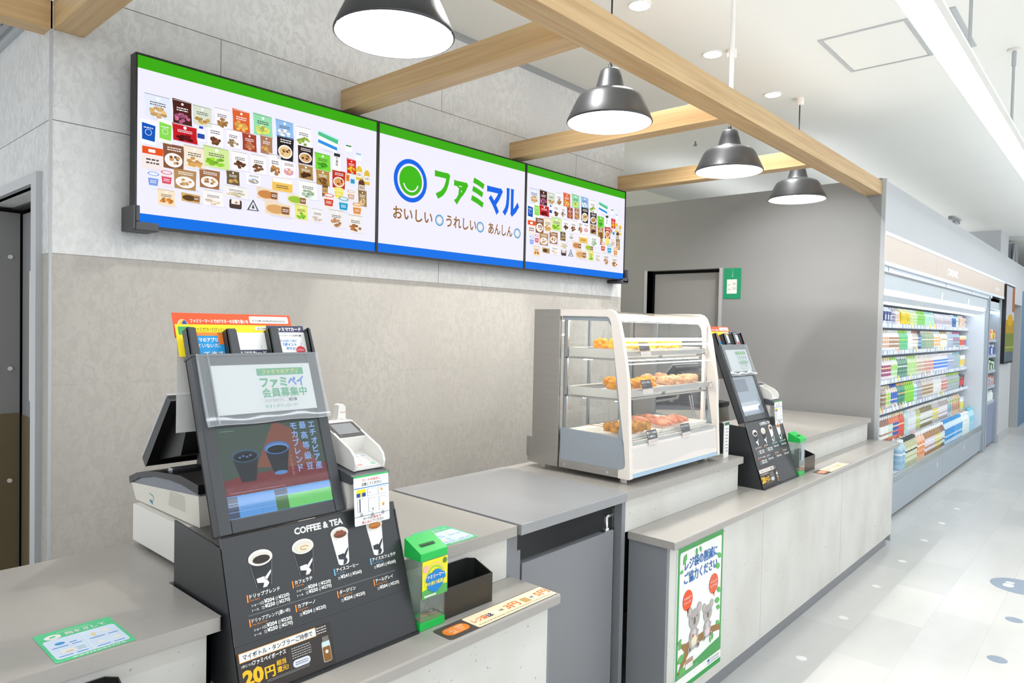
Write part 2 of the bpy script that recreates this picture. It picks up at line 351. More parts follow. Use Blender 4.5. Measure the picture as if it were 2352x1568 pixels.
# staff doorway in the left return: frame, reveal and two grey door leaves
m = MB(); m.box(XL-.02, XL+.02, 3.1, 3.167, 0, 2.14, GREYL); m.box(XL-.02, XL+.02, 3.167, 4.05, 2.10, 2.14, GREYL);
m.box(XL+.1, .915, 3.1, 4.05, 2.09, 2.12, VOID); m.box(XL+.1, .911, 3.12, 3.139, 0, 2.085, GREYP); m.box(.952, .97, 3.05, 4.1, 0, 2.2, DARK); m.box(.8, .97, 3.99, 4.0, 0, 2.2, DARK); struct('trim_4', m)
d = MB(); d.box(XL, .905, 3.945, 3.985, .01, 2.075, mat('dim_grey_door_leaf', '#8d8d8b', .5, noise_=(4, .03)))
d = struct('door_1', d)
k = MB(); k.box(XL+.005, .9, 3.941, 3.945, .02, 1.132, mat('dark_bronze_kick_plate', '#7d7158', .35, metal=.35, noise_=(6, .05))); k.build('kick_plate', d)
k = MB()
for z in (1.867, 1.343, .814):
    for dx in (.085, .03):
        k.prism([(XL+dx+.010*math.cos(a*math.tau/12), z+.010*math.sin(a*math.tau/12)) for a in range(12)], 3.934, 3.941, WHITEP, 'Y')
k.build('door_stud', d)
d = MB(); d.box(.912, .95, 3.14, 3.93, .01, 2.07, mat('mid_grey_door_leaf', '#8c8d8e', .45, noise_=(4, .03))); d = struct('door_2', d)
k = MB(); k.box(.908, .912, 3.15, 3.92, .02, 1.122, MATS['dark_bronze_kick_plate']); k.build('kick_plate', d)
k = MB(); k.box(.895, .912, 3.735, 3.75, 1.205, 1.797, CREAM); k.build('door_handle', d, bevel=.003)
# grey walk-in box: end wall with a recessed door, long front above the coolers
XB, YF, ZB = 5.845, 1.475, 2.775
m = MB(); m.box(XB, XB+.12, YF, 2.771, 0, ZB, GREYW); m.box(XB, XB+.12, 3.504, 5.4, 0, ZB, GREYW); m.box(XB, XB+.12, 2.771, 3.504, 2.137, ZB, GREYW); struct('wall_end', m)
m = MB(); m.box(XB-.006, XB+.11, 2.741, 2.771, 0, 2.14, GREYL); m.box(XB-.006, XB+.11, 3.504, 3.535, 0, 2.14, GREYL); struct('trim_5', m)
d = MB(); d.box(XB+.075, XB+.11, 2.771, 3.462, .01, 2.108, mat('grey_flush_door', '#989796', .55, noise_=(3, .02))); d.box(XB+.112, XB+.118, 2.771, 3.504, 0, 2.137, DARK); struct('door_3', d)
m = MB(); m.box(XB+.025, 24, YF, YF+.12, 2.36, ZB, WHITEW); m.box(12.42, 13.65, YF, YF+.12, 0, 2.36, WHITEW)
m.box(XB+.12, 24, YF+.12, 5.4, ZB-.03, ZB, WHITEW); m.box(14.8, 14.82, YF, YF+.12, 0, 2.36, WHITEW); m.box(14.82, 24, YF, YF+.12, 0, 2.36, mat('blue_grey_wall', '#5f7f9c', .6, noise_=(3, .03)))
m.box(13.65, 14.8, YF, YF+.12, 2.1, 2.36, WHITEW); struct('wall_front', m)
m = MB(); m.box(XB+.0, XB+.028, YF-.03, YF-.0, 0, ZB-.005, GREYL); struct('trim_6', m)
m = MB(); m.box(13.6, 14.85, YF+.5, YF+.54, 0, 2.3, mat('taupe_recess_wall', '#8f8880', .6, noise_=(3, .03))); m.box(13.65, 13.67, YF+.12, YF+.5, 0, 2.1, MATS['taupe_recess_wall']); m.box(14.78, 14.8, YF+.12, YF+.5, 0, 2.1, MATS['taupe_recess_wall']); struct('wall_recess', m)
m = MB(); m.box(12.42, 13.62, YF-.012, YF, 0, .12, GREYL); struct('baseboard_right', m)
m = MB(); m.box(XR, 24, 4.55, 4.65, 0, CZ, mat('cream_back_room_wall', '#cfccbe', .8, noise_=(3, .02))); struct('wall_far', m)
m = MB(); m.box(23.9, 24, -4, YF+.1, 0, CZ, MATS['blue_grey_wall']); struct('wall_distant', m)
t = thing('wall_batten', 'LED batten on the hidden side of the plaster wall, lighting the back passage', 'wall light', (XR+.03, 4.2, 2.4))  # added out of sight to brighten the back room
a = MB(); a.box(XR+.001, XR+.03, 3.5, 4.5, 2.36, 2.42, WHITEP); a.build('housing', t)
a = MB(); a.box(XR+.03, XR+.05, 3.52, 4.48, 2.365, 2.42, lamp_mat('warm_batten_glow', (1, .95, .80), 26)); a.build('diffuser', t)
m = MB(); m.box(13.6, 14.5, 1.66, 2.2, ZB, CZ, WHITEW); struct('trim_7', m)

# wooden lattice of beams
BZ0, BZ1 = 2.648, 2.752
def beam(label, loc, rotz, L, wd, h=BZ1-BZ0):
    b = MB(); b.box(0, L, -wd/2, wd/2, 0, h, WOOD)
    o = b.build('wooden_beam', bevel=.0015); o.location = loc; o.rotation_euler = (0, 0, rotz); tag(o, label, 'beam', 'wooden ceiling beams')
beam('long light wood beam running above the front of the counter', (-2, 1.532, BZ0), 0, 7.842, .114)
beam('short light wood cross beam at the outer corner of the plaster wall', (.838, 3.0, BZ0), -math.pi/2, 1.41, .1)
beam('light wood cross beam meeting the wall above the left menu screen', (2.08, 3.0, BZ0), -math.pi/2, 1.41, .1)
beam('light wood cross beam meeting the wall above the join of the middle and right menu screens', (3.34, 3.0, BZ0), -math.pi/2, 1.41, .1)
beam('light wood cross beam by the right end of the plaster wall', (4.585, 3.0, BZ0), -math.pi/2, 1.41, .1)
beam('light wood beam running outward from the wall corner at the top left', (-2, 3.045, BZ0), 0, 2.787, .09)
m = MB(); m.box(-2, 3.27, 1.50, 1.565, BZ1+.001, BZ1+.006, UPL3); m.box(3.33, 5.7, 1.50, 1.565, BZ1+.001, BZ1+.006, UPL3); solo('beam_light_tape', m, 'indirect light tape lying along the top of the long front beam', 'light tape')  # glowing tape added on the beam top to brighten the ceiling
for y, x1_ in ((2.3, 14), (3.6, 14)):
    m = MB(); m.box(6.1, x1_, y-.035, y+.035, ZB+.001, ZB+.03, WHITEP); m.box(6.1, x1_, y-.035, y+.035, ZB+.031, ZB+.034, UPL); solo('roof_batten', m, 'indirect batten on the roof of the grey walk-in, %s' % ('nearer the front' if y < 3 else 'further back'), 'light batten')  # unseen battens added above the walk-in as extra ceiling light
m = MB(); m.tube([(3.30, 1.53, BZ1), (3.30, 1.53, CZ)], .0105, WHITEP, 12)
solo('hanger_pole', m, 'thin white pole hanging the long front beam from the ceiling', 'pole')

# ------------------------------------------------------------------ ceiling fittings
def spot(loc, watts, angle, col=(1, .98, .95), size=.03, blend=.5, name='downlight_lamp'):
    l = bpy.data.lights.new(name, 'SPOT'); l.energy = watts; l.color = col; l.spot_size = math.radians(angle); l.spot_blend = blend; l.shadow_soft_size = size
    o = bpy.data.objects.new(name, l); COL.objects.link(o); o.location = loc; return o
def downlight(x, y, label, grp=None):
    t = thing('downlight', label, 'ceiling light', (x, y, CZ), grp)
    a = MB(); a.lathe([(.062, -.006), (.062, 0)], (x, y, CZ), CEIL, 24); a.lathe([(.062, -.006), (.052, -.008), (.052, -.006)], (x, y, CZ), WHITEP, 24, False); a.build('trim_ring', t)
    a = MB(); a.lathe([(.0, -.009), (.05, -.009)], (x, y, CZ), DGLOW, 24, False); a.build('lens', t)
    s = spot((x, y, CZ-.03), DOWN_W, 125); s.parent = t; s.matrix_parent_inverse = PINV[t.name]
for x, lb in ((2.29, 'round recessed downlight above the middle menu screen'), (3.16, 'round recessed downlight at the top edge of the picture'),
              (4.0, 'round recessed downlight beside the white hanger pole'), (4.95, 'round recessed downlight beside the pendant cord nearest the grey wall')):
    downlight(x, 1.98, lb)
# suspended linear LED lights (the one in view, and unseen twins added behind the viewer for brightness)
def led_line(y, x0, x1, label, rods):
    t = thing('linear_light', label, 'ceiling light', ((x0+x1)/2, y, CZ))
    a = MB(); a.box(x0, x1, y-.037, y+.037, 2.70, 2.725, STRIP); a.box(x0, x1, y-.037, y+.037, 2.688, 2.70, STRIP); a.build('diffuser', t)
    a = MB(); a.box(x0, x1, y-.039, y+.039, 2.725, 2.775, WHITEP); a.box(x0, x1, y-.02, y+.02, 2.775, 2.79, ALU); a.build('housing', t)
    a = MB(); a.box(x0, x1, y-.035, y+.035, 2.7905, 2.7925, UPL if y < 0 else UPL2); a.build('uplight', t)  # glowing top added to the fixture to lift the ceiling brightness
    for x in rods:
        a = MB(); a.tube([(x, y, 2.83), (x, y, CZ-.01)], .0075, ALU, 8); a.lathe([(.035, -.012), (.03, 0)], (x, y, CZ), WHITEP, 16); a.lathe([(.012, -.1), (.012, -.02)], (x, y, CZ), ALU, 10)
        o = a.build('suspension_rod', t)
        c = MB(); c.box(x-.01, x+.07, y-.006, y+.006, 2.822, 2.83, ALU); c.box(x+.062, x+.07, y-.006, y+.006, 2.775, 2.83, ALU); c.tube([(x+.04, y-.012, 2.79), (x+.05, y-.012, 2.80), (x+.055, y-.012, 2.785)], .003, GREYP, 6); c.build('bracket', t)
led_line(.584, -1.5, 16, 'long white suspended linear LED light over the aisle', (3.63, 5.03, 6.6, 8.2, 9.8))
led_line(-1.5, -3, 16, 'long suspended linear LED light over the next aisle, out of the picture', (1, 3))
led_line(-3.6, -3, 16, 'long suspended linear LED light over the third aisle, out of the picture', (1, 3))
m = MB()
for x0, x1, y0, y1 in ((4.19, 4.83, 1.405, 1.425), (4.19, 4.83, .96, .98), (4.19, 4.205, .98, 1.405), (4.815, 4.83, .98, 1.405)): m.box(x0, x1, y0, y1, CZ-.006, CZ, GREYL)
m.box(4.21, 4.81, .985, 1.40, CZ-.003, CZ, CEIL)
solo('access_panel', m, 'square grey framed access hatch in the white ceiling', 'ceiling panel')
m = MB(); m.box(4.19, 4.83, .742, .80, CZ-.008, CZ, GREYL); m.box(4.2, 4.82, .768, .773, CZ-.012, CZ-.008, GREYP)
solo('ceiling_vent', m, 'narrow grey slot vent in the ceiling behind the linear light', 'vent')
m = MB(); m.lathe([(.03, -.008), (.03, 0)], (5.75, 2.99, CZ), WHITEP, 14); m.lathe([(.012, -.05), (.018, -.045), (.008, -.03), (.008, -.008)], (5.75, 2.99, CZ), GREYP, 10)
solo('sprinkler', m, 'small fire sprinkler head on the cream ceiling past the wall end', 'sprinkler')
m = MB(); m.box(11.6, 12.2, 2.0, 2.05, CZ-.05, CZ, GREYP); m.tube([(11.85, 2.02, CZ-.05), (11.85, 2.02, 2.95)], .02, GREYP); m.lathe([(.05, -.16), (.05, .02)], (12.05, 2.02, 3.02), GREYL, 12); m.tube([(11.85, 2.02, 2.97), (12.05, 2.02, 3.05), (12.2, 2.02, 3.06)], .012, GREYP)
solo('track_spotlight', m, 'grey spotlight bracket on the far ceiling above the cooler wall', 'spotlight')
m = MB(); m.box(15.15, 15.45, 1.62, 1.8, 2.79, 3.22, ALU); m.tube([(15.0, 1.65, 2.8), (15.0, 1.65, 3.05), (15.15, 1.65, 3.2)], .03, ALU)
solo('air_duct', m, 'silver duct rising behind the white pillar above the far wall', 'duct')

# pendant lamps
LZ = 2.548
def pendant(x, label):
    y = 1.865; t = thing('pendant_lamp', label, 'pendant lamp', (x, y, LZ), 'black pendant lamps above the counter')
    a = MB(); a.tube([(x, y, LZ+.26), (x, y, CZ-.04)], .0042, BLACKP, 8); a.build('cord', t)
    a = MB(); a.lathe([(.02, -.05), (.028, -.045), (.028, 0)], (x, y, CZ), CREAM, 14); a.build('ceiling_cap', t, bevel=.003)
    a = MB(); prof = [(.197, 0), (.2, .003), (.199, .010), (.180, .052), (.159, .097), (.150, .114), (.141, .125), (.126, .134), (.104, .142), (.082, .147), (.073, .151), (.068, .159), (.056, .207), (.046, .241), (.041, .248), (.012, .251)]
    a.lathe(prof, (x, y, LZ), SHADE, 48, False); a.lathe([(.012, .252), (.008, .275), (.004, .28)], (x, y, LZ), BLACKP, 12)
    sh = a.build('lamp_shade', t)
    a = MB(); a.lathe([(.195, .0005), (.188, .012), (.174, .05), (.153, .094), (.134, .112), (.1, .122), (.0, .124)], (x, y, LZ), mat('white_shade_lining', '#f4f2ee', .5, noise_=(8, .01)), 48, False); a.build('shade_lining', t)
    a = MB(); a.lathe([(.0, .006), (.14, .006), (.17, .008), (.189, .014)], (x, y, LZ), PGLOW, 48, False); a.build('diffuser', t)
    s = spot((x, y, LZ-.012), PEND_W*5, 160, (1, .955, .90), .12, .6, 'pendant_light'); s.parent = t; s.matrix_parent_inverse = PINV[t.name]
pendant(1.468, 'largest black pendant lamp, cut by the top of the picture')
pendant(2.735, 'black pendant lamp in front of the cross beam above the middle menu screen')
pendant(4.02, 'black pendant lamp above the food warmer, third along the row')
pendant(5.16, 'black pendant lamp by the grey end wall, smallest in the picture')

# ================================================================== COUNTERS
YL0, YL1, ZL, YU0, YU1, ZU = 1.29, 1.50, .776, 1.478, 2.14, .945
def counter(label, x0, x1, xl0, xl1, cut, name='service_counter', seams=(), endpanel=None, clip=None):
    t = thing(name, label, 'counter', ((x0+x1)/2, 1.7, 0))
    a = MB(); a.prism([(YL0, ZL-.03), (YL0, ZL-.004), (YL0+.004, ZL), (YL1, ZL), (YL1, ZL-.03)], xl0, xl1, TOP); a.build('ledge', t, bevel=.002)
    a = MB(); c0, c1, yc = cut
    pts = [(x0, YU0), (c0, YU0), (c0, yc), (c1, yc), (c1, YU0), (x1, YU0), (x1, YU1), (x0, YU1)]
    a.prism(pts, ZU-.032, ZU, TOP, 'Z'); a.build('worktop', t, bevel=.006, seg=3)
    return t
# left counter
t = counter('pale concrete-fronted register counter holding the near menu stand', -.9, 1.70, -.9, 1.69, (.713, 1.216, 1.76))
a = MB(); a.box(-.9, 1.672, 1.325, 1.34, .08, ZL-.03, PANEL); a.build('front_panel', t)
a = MB(); a.box(-.9, .70, YL1, YL1+.015, ZL, ZU-.032, PANEL); a.box(1.22, 1.672, YL1, YL1+.015, ZL, ZU-.032, PANEL); a.box(.70, 1.22, 1.762, 1.775, ZL, ZU-.032, PANEL); a.box(.69, .70, YL1, 1.775, ZL, ZU-.032, PANEL); a.box(1.22, 1.23, YL1+.015, 1.775, ZL, ZU-.032, PANEL); a.build('upstand', t)
a = MB(); a.box(-.9, 1.69, 1.35, 1.365, 0, .08, GREYP); a.build('plinth', t)
a = MB(); a.box(1.672, 1.69, 1.33, 2.1, .005, ZL-.031, GREYP); a.box(1.672, 1.69, YL1, 2.1, ZL-.031, ZU-.033, GREYP); a.box(-.9, 1.672, 2.08, 2.1, .005, ZU-.033, GREYP); a.build('side_panel', t)
a = MB(); a.box(.70, 1.22, YL1-.005, 1.775, ZL-.03, ZL-.0005, TOP); a.build('notch_shelf', t)
# right counter
t = counter('long pale concrete-fronted counter carrying the food warmer', 2.346, 5.775, 2.402, 5.837, (3.458, 4.018, 1.76))
a = MB()
for p0, p1 in ((2.4305, 3.345), (3.348, 4.58), (4.583, 5.80)): a.box(p0, p1, 1.325, 1.34, .085, ZL-.03, PANEL)
a.build('front_panel', t)
a = MB(); a.box(2.372, 3.44, YL1, YL1+.015, ZL, ZU-.032, PANEL); a.box(4.035, 5.762, YL1, YL1+.015, ZL, ZU-.032, PANEL); a.box(3.425, 3.44, YL1+.015, 1.775, ZL, ZU-.032, PANEL); a.box(4.035, 4.05, YL1+.015, 1.775, ZL, ZU-.032, PANEL); a.box(3.44, 4.035, 1.762, 1.775, ZL, ZU-.032, PANEL); a.build('upstand', t)
a = MB(); a.box(2.44, 5.775, 1.352, 1.365, 0, .085, GREYP); a.build('plinth', t)
a = MB(); a.box(5.80, 5.818, 1.327, YL1, .03, ZL-.031, GREYL); a.box(5.775, 5.80, 1.36, 1.40, 0, .085, GREYP); a.build('end_panel', t)
a = MB(); a.box(2.412, 2.43, 1.327, 1.50, .0, ZL-.031, GREYP); a.box(2.372, 2.39, YL1+.015, 2.1, .0, ZU-.033, GREYP); a.box(2.346, 2.372, 1.495, 1.53, .0, ZU-.033, GREYP); a.box(2.39, 5.7, 2.08, 2.1, .0, ZU-.033, GREYP); a.build('side_panel', t)
a = MB(); a.box(3.44, 4.035, YL1-.005, 1.775, ZL-.03, ZL-.0005, TOP); a.build('notch_shelf', t)
# gate between the counters
t = thing('counter_flap', 'hinged grey worktop flap bridging the gap between the two counters', 'counter flap', (2.02, 1.8, ZU))
a = MB(); a.box(1.707, 2.342, 1.468, YU1-.005, ZU-.032, ZU+.004, mat('grey_flap_laminate', '#97989a', .3, noise_=(4, .02))); a.build('flap_board', t, bevel=.002)
t = thing('gate_post', 'grey post carrying the flap at the end of the near counter', 'post', (1.73, 1.55, 0))
a = MB(); a.box(1.692, 1.735, 1.51, 1.56, 0, ZU-.035, GREYP); a.build('upright', t, bevel=.001)
a = MB(); a.box(1.737, 1.758, 1.515, 1.56, 0, .845, GREYP); a.build('door_stop', t, bevel=.001)
t = thing('gate_door', 'low grey swing door below the flap, with a steel bolt at its top corner', 'door', (2.07, 1.53, .08))
a = MB(); a.box(1.768, 2.322, 1.515, 1.545, .06, .795, GREYP); a.build('door_panel', t, bevel=.002)
a = MB(); a.box(2.255, 2.318, 1.517, 1.543, .795, .799, CHROME); a.lathe([(.012, 0), (.012, .008), (.0075, .01), (.0075, .055)], (2.29, 1.53, .799), CHROME, 12); a.box(2.285, 2.335, 1.524, 1.536, .848, .858, CHROME); a.build('bolt', t)
m = MB(); m.box(2.336, 2.3455, 1.532, 1.56, .80, .875, CHROME); solo('latch_plate', m, 'small steel latch plate on the post beside the gate door', 'latch')
m = MB(); m.box(.95, 3.9, 2.5, 2.97, 0, .55, mat('dark_back_counter', '#45433e', .6, noise_=(4, .05)))
solo('back_cabinet', m, 'dark low cabinet along the wall seen through the gap above the gate door', 'cabinet')

# ================================================================== MENU SCREENS ON THE WALL
SY = 2.90
GRN, BLU, SCW = glow('#3aa60f', .95), glow('#0a6fe0', .95), glow('#eae8f7', .95)
PRODUCTS = [  # bounding box on the picture (hundredths of its width / height from the lower left), style, colours
(140,355,330,540,'bag','#dfe6f6','#d9b074'),(345,390,480,575,'bag','#4a2016','#b7648a'),(490,430,625,580,'bag','#d3dcc9','#cc9d58'),(645,440,755,595,'bag','#f1eef2','#a97c48'),
(778,450,900,620,'bag','#d8622f','#e9bb5c'),(928,478,1062,645,'bag','#93d9ab','#d9dc66'),(1090,518,1215,655,'bag','#8fbbe8','#e6eef6'),(1235,560,1345,715,'bag','#f3f2f6','#9fbf4a'),
(1395,600,1555,745,'box','#4fbf86','#2f8fe0'),(112,545,225,735,'carton','#f2f3f8','#0d55b5'),(240,540,340,725,'carton','#eef6e8','#86d650'),(345,578,520,710,'bag','#c21a22','#5a0d0e'),
(520,585,580,700,'bottle','#f2f3f8','#1c4fae'),(597,560,708,735,'bag','#f4f2f4','#7a4a2a'),(735,600,830,745,'bag','#f4f2f4','#a58a6a'),(850,625,950,765,'bag','#a0402a','#d98a60'),
(980,640,1065,785,'bag','#a9785a','#d9a45c'),(1098,645,1220,830,'bowl','#231d1a','#e8c890'),(1250,715,1360,855,'bowl','#33211a','#d5a668'),(1375,765,1485,900,'bag','#77d83c','#4fae2a'),
(1505,755,1560,900,'jar','#f6f6f8','#333333'),(1605,800,1670,920,'bag','#d22a20','#e8c030'),(1672,835,1715,970,'bottle','#e2c23a','#f0f0ea'),(1730,865,1770,1005,'bottle','#dcb63c','#f0f0ea'),
(122,750,280,920,'tray','#e2521c','#f1e4e0'),(275,730,430,915,'bowl','#83553a','#f0ece8'),(427,735,580,910,'bag','#efe4d0','#d2a05a'),(570,740,755,905,'bag','#cfe59a','#8fd02a'),
(775,770,890,915,'bag','#f4f1f0','#6b4028'),(912,790,1025,940,'bag','#f4f1f0','#8a5c3a'),(1045,780,1130,960,'bag','#f2f2f4','#b98248'),(1135,840,1235,965,'bowl','#f6f2f4','#e0a0ac'),
(1258,860,1360,975,'bag','#a9854a','#4a2a18'),(1385,895,1480,1020,'bag','#b28c4a','#7a5226'),(1500,900,1595,1040,'bowl','#b93420','#d9a45c'),(1600,915,1625,980,'jar','#e08a3a','#f4e6d0'),
(1630,905,1665,1020,'bottle','#dfeaf4','#3aa6d8'),(1690,940,1735,1075,'bottle','#5a3420','#d8c8b0'),(165,935,250,1065,'cup','#e6eaf6','#7d9ce0'),(262,925,345,1050,'cup','#f0e2e8','#d8506a'),
(355,920,520,1070,'bowl','#b28a58','#f2ece4'),(540,918,690,1060,'bowl','#9d6c46','#f2ece4'),(738,918,830,1030,'bag','#6a5638','#c9a45c'),(880,945,985,1030,'bowl','#f3f3f6','#9aa6bc'),
(1068,975,1215,1075,'tray','#f6f4f2','#eec25a'),(1262,985,1390,1130,'bag','#f0f3ee','#bcd3b6'),(1430,965,1470,1110,'bottle','#6a4a2a','#cfa860'),(1515,1030,1585,1125,'cup','#f0e890','#e8d84a'),
(1610,1050,1665,1140,'cup','#f0e6da','#d2a888'),(1690,1045,1750,1180,'bag','#9a7a48','#e0c48a'),(1440,1080,1515,1205,'cup','#f0e4de','#d0482a'),(1548,1105,1620,1235,'cup','#d8e4ea','#1f9ac4'),
(1650,1150,1715,1260,'cup','#f0d8b8','#d98434'),(240,1070,365,1195,'bag','#f2dfc0','#e09038'),(410,1100,550,1170,'bar','#cdaa66','#5a4020'),(570,1075,715,1195,'bag','#f4f0ee','#e8d6c0'),
(725,1040,890,1130,'bag','#f0ece8','#e6d6ba'),(760,1145,850,1215,'roll','#4a3a34','#f0ece8'),(888,1140,975,1230,'tri','#4c4f56','#eeeef2'),(955,1050,1115,1150,'bar','#ead6bc','#c9864a'),
(1015,1160,1205,1270,'bar','#ecd8b8','#d8a468'),(1175,1095,1320,1180,'bar','#e8e2c8','#9cc23a'),(1235,1175,1325,1295,'bag','#e4e67a','#7fbf3a'),(1355,1205,1440,1315,'bag','#eeeae8','#e2d4c8'),
(1480,1210,1590,1355,'bag','#ece8e6','#b5835a'),(1620,1250,1725,1395,'bag','#ece8e6','#b07038'),(1590,690,1640,745,'jar','#f2f6f2','#1f7a3c'),(1665,750,1710,820,'jar','#eef2f8','#8fb8e0')]
def product(g, u0, v0, u1, v1, st, c1, c2, s=1.):
    w_, h_ = u1-u0, v1-v0; cu, cv = (u0+u1)/2, (v0+v1)/2; A, B = glow(c1, .95), glow(c2, .95); W = glow('#f7f6fa', .95); D = glow('#4a3f3c', .95)
    rr = random.Random(int(u0*1e4)+int(v0*1e4)*7)
    dark = sum(hx(c1)) < .9
    T = W if dark else D
    def blobs(cu_, cv_, ru, rv, n, k):
        for _ in range(n):
            a = rr.random()*math.tau; q = math.sqrt(rr.random()); f = rr.uniform(.75, 1.12); c = [min(1, x*f) for x in (int(c2[i:i+2], 16)/255 for i in (1, 3, 5))]
            g.ell(cu_+ru*q*math.cos(a), cv_+rv*q*math.sin(a), ru*.34, rv*.36, glow('#%02x%02x%02x' % tuple(int(x*255) for x in c), .95), k+.02*_, 8)
    if st == 'bag':
        j = w_*.04
        g.poly([(u0-j, v1), (u1-j*.3, v1-j), (u1, cv), (u1+j, v0), (u0+j*.6, v0+j*.4), (u0+j*.4, cv)], A, 1)
        g.rect(u0, v1-h_*.06, u1-j, v1-h_*.045, T, 2); g.ell(cu, v1-h_*.18, w_*.07, w_*.07, W, 2, 10)
        g.greek(u0+w_*.2, cv+h_*.02, u1-w_*.2, cv+h_*.2, 2, T, 2); blobs(cu, v0+h_*.27, w_*.34, h_*.19, 16, 2)
    elif st == 'bowl':
        g.poly([(u0, v1), (u1, v1), (u1-w_*.03, v0), (u0+w_*.04, v0)], A, 1); g.ell(cu, v0+h_*.36, w_*.42, h_*.29, W, 2, 18); g.ell(cu, v0+h_*.36, w_*.36, h_*.23, B, 3, 18)
        for i in range(9): g.ell(cu+rr.uniform(-.22, .22)*w_, v0+h_*(.36+rr.uniform(-.13, .13)), w_*.08, h_*.06, A if i % 2 else glow('#c99a62', .95), 4+.02*i, 8)
        g.greek(u0+w_*.2, v1-h_*.28, u1-w_*.15, v1-h_*.1, 2, T, 2)
    elif st == 'carton':
        g.poly([(u0, v0+h_*.04), (u1, v0), (u1+w_*.06, v1-h_*.16), (u0-w_*.04, v1-h_*.12)], A, 1); g.poly([(u0-w_*.04, v1-h_*.12), (u1+w_*.06, v1-h_*.16), (u1, v1-h_*.03), (u0+w_*.05, v1)], W, 1)
        g.poly([(u0+w_*.1, v0+h_*.2), (u1-w_*.08, v0+h_*.16), (u1-w_*.04, v1-h_*.2), (u0+w_*.08, v1-h_*.14)], B, 2); g.ell(cu, cv, w_*.22, w_*.22, W, 3, 14); g.ell(cu, cv, w_*.19, w_*.19, B, 4, 14); g.greek(u0+w_*.2, cv+h_*.14, u1-w_*.2, cv+h_*.22, 1, W, 3)
    elif st == 'bottle':
        g.poly([(u0, v0), (u1, v0), (u1, v0+h_*.66), (cu+w_*.2, v0+h_*.84), (cu-w_*.2, v0+h_*.84), (u0, v0+h_*.66)], A, 1); g.rect(cu-w_*.24, v0+h_*.84, cu+w_*.24, v1, B if st != c2 else W, 1); g.rrect(u0+w_*.06, v0+h_*.18, u1-w_*.06, v0+h_*.5, B, 2, w_*.1); g.greek(u0+w_*.2, v0+h_*.26, u1-w_*.2, v0+h_*.42, 2, D, 3)
    elif st == 'cup':
        g.poly([(u0+w_*.14, v0), (u1-w_*.14, v0), (u1, v1-h_*.14), (u0, v1-h_*.14)], A, 1); g.ell(cu, v1-h_*.14, w_*.5, h_*.12, B, 2, 18); g.ell(cu, v1-h_*.14, w_*.4, h_*.085, A, 3, 18)
        g.poly([(u0+w_*.13, v0+h_*.18), (u1-w_*.13, v0+h_*.18), (u1-w_*.05, v0+h_*.6), (u0+w_*.05, v0+h_*.6)], B, 2); g.greek(u0+w_*.25, v0+h_*.3, u1-w_*.25, v0+h_*.5, 2, W, 3)
    elif st == 'box':
        g.poly([(u0, v0+h_*.2), (u1-w_*.16, v0), (u1-w_*.1, v1-h_*.28), (u0, v1-h_*.06)], W, 1)
        g.poly([(u0, v1-h_*.26), (u1-w_*.12, v1-h_*.52), (u1-w_*.1, v1-h_*.28), (u0, v1-h_*.06)], A, 2); g.poly([(u0, v0+h_*.34), (u1-w_*.15, v0+h_*.12), (u1-w_*.14, v0+h_*.3), (u0, v0+h_*.52)], B, 2); g.poly([(u0, v1-h_*.06), (u1-w_*.1, v1-h_*.28), (u1, v1-h_*.22), (u0+w_*.1, v1)], glow('#bfe6f0', .95), 2)
    elif st == 'tray':
        g.rrect(u0, v0, u1, v1, B, 1, w_*.08); g.rect(u0+w_*.02, v1-h_*.34, u1-w_*.02, v1-h_*.02, A, 2); g.rrect(u0+w_*.3, v1-h_*.26, u0+w_*.62, v1-h_*.12, W, 3, w_*.03); g.greek(u0+w_*.2, v0+h_*.2, u1-w_*.2, v0+h_*.5, 2, D, 3)
    elif st == 'jar':
        g.rrect(u0, v0, u1, v1, A, 1, w_*.12); g.rect(u0+w_*.1, v1-h_*.22, u1-w_*.1, v1-h_*.04, B, 2); g.vtext('片栗粉' if h_ > w_*1.9 else '', cu, cv+h_*.12, h_*.17, D, 2) if h_ > w_*1.9 else None
    elif st == 'roll':
        g.rrect(u0, v0, u1, v1, A, 1, w_*.14); g.rrect(u0+w_*.16, cv, u1-w_*.16, v1, B, 2, w_*.05); g.ell(cu+w_*.05, cv+h_*.2, w_*.13, h_*.13, glow('#d98a50', .95), 3, 10)
    elif st == 'tri':
        g.poly([(u0, v0), (u1, v0+h_*.04), (cu, v1)], A, 1); g.poly([(u0+w_*.16, v0+h_*.08), (u1-w_*.16, v0+h_*.1), (cu, v1-h_*.2)], B, 2); g.poly([(cu-w_*.14, v0+h_*.2), (cu+w_*.14, v0+h_*.2), (cu, cv+h_*.1)], A, 3)
    elif st == 'bar':
        g.poly([(u0, v1), (u1, v1-h_*.1), (u1-w_*.02, v0), (u0+w_*.03, v0+h_*.08)], A, 1); g.ell(cu-w_*.08, cv-h_*.02, w_*.36, h_*.32, B, 2, 16); g.rrect(u1-w_*.36, v0+h_*.2, u1-w_*.06, v1-h_*.26, glow('#8a5a34', .95), 3, h_*.06); g.greek(u1-w_*.32, v0+h_*.35, u1-w_*.1, v1-h_*.4, 2, W, 4)
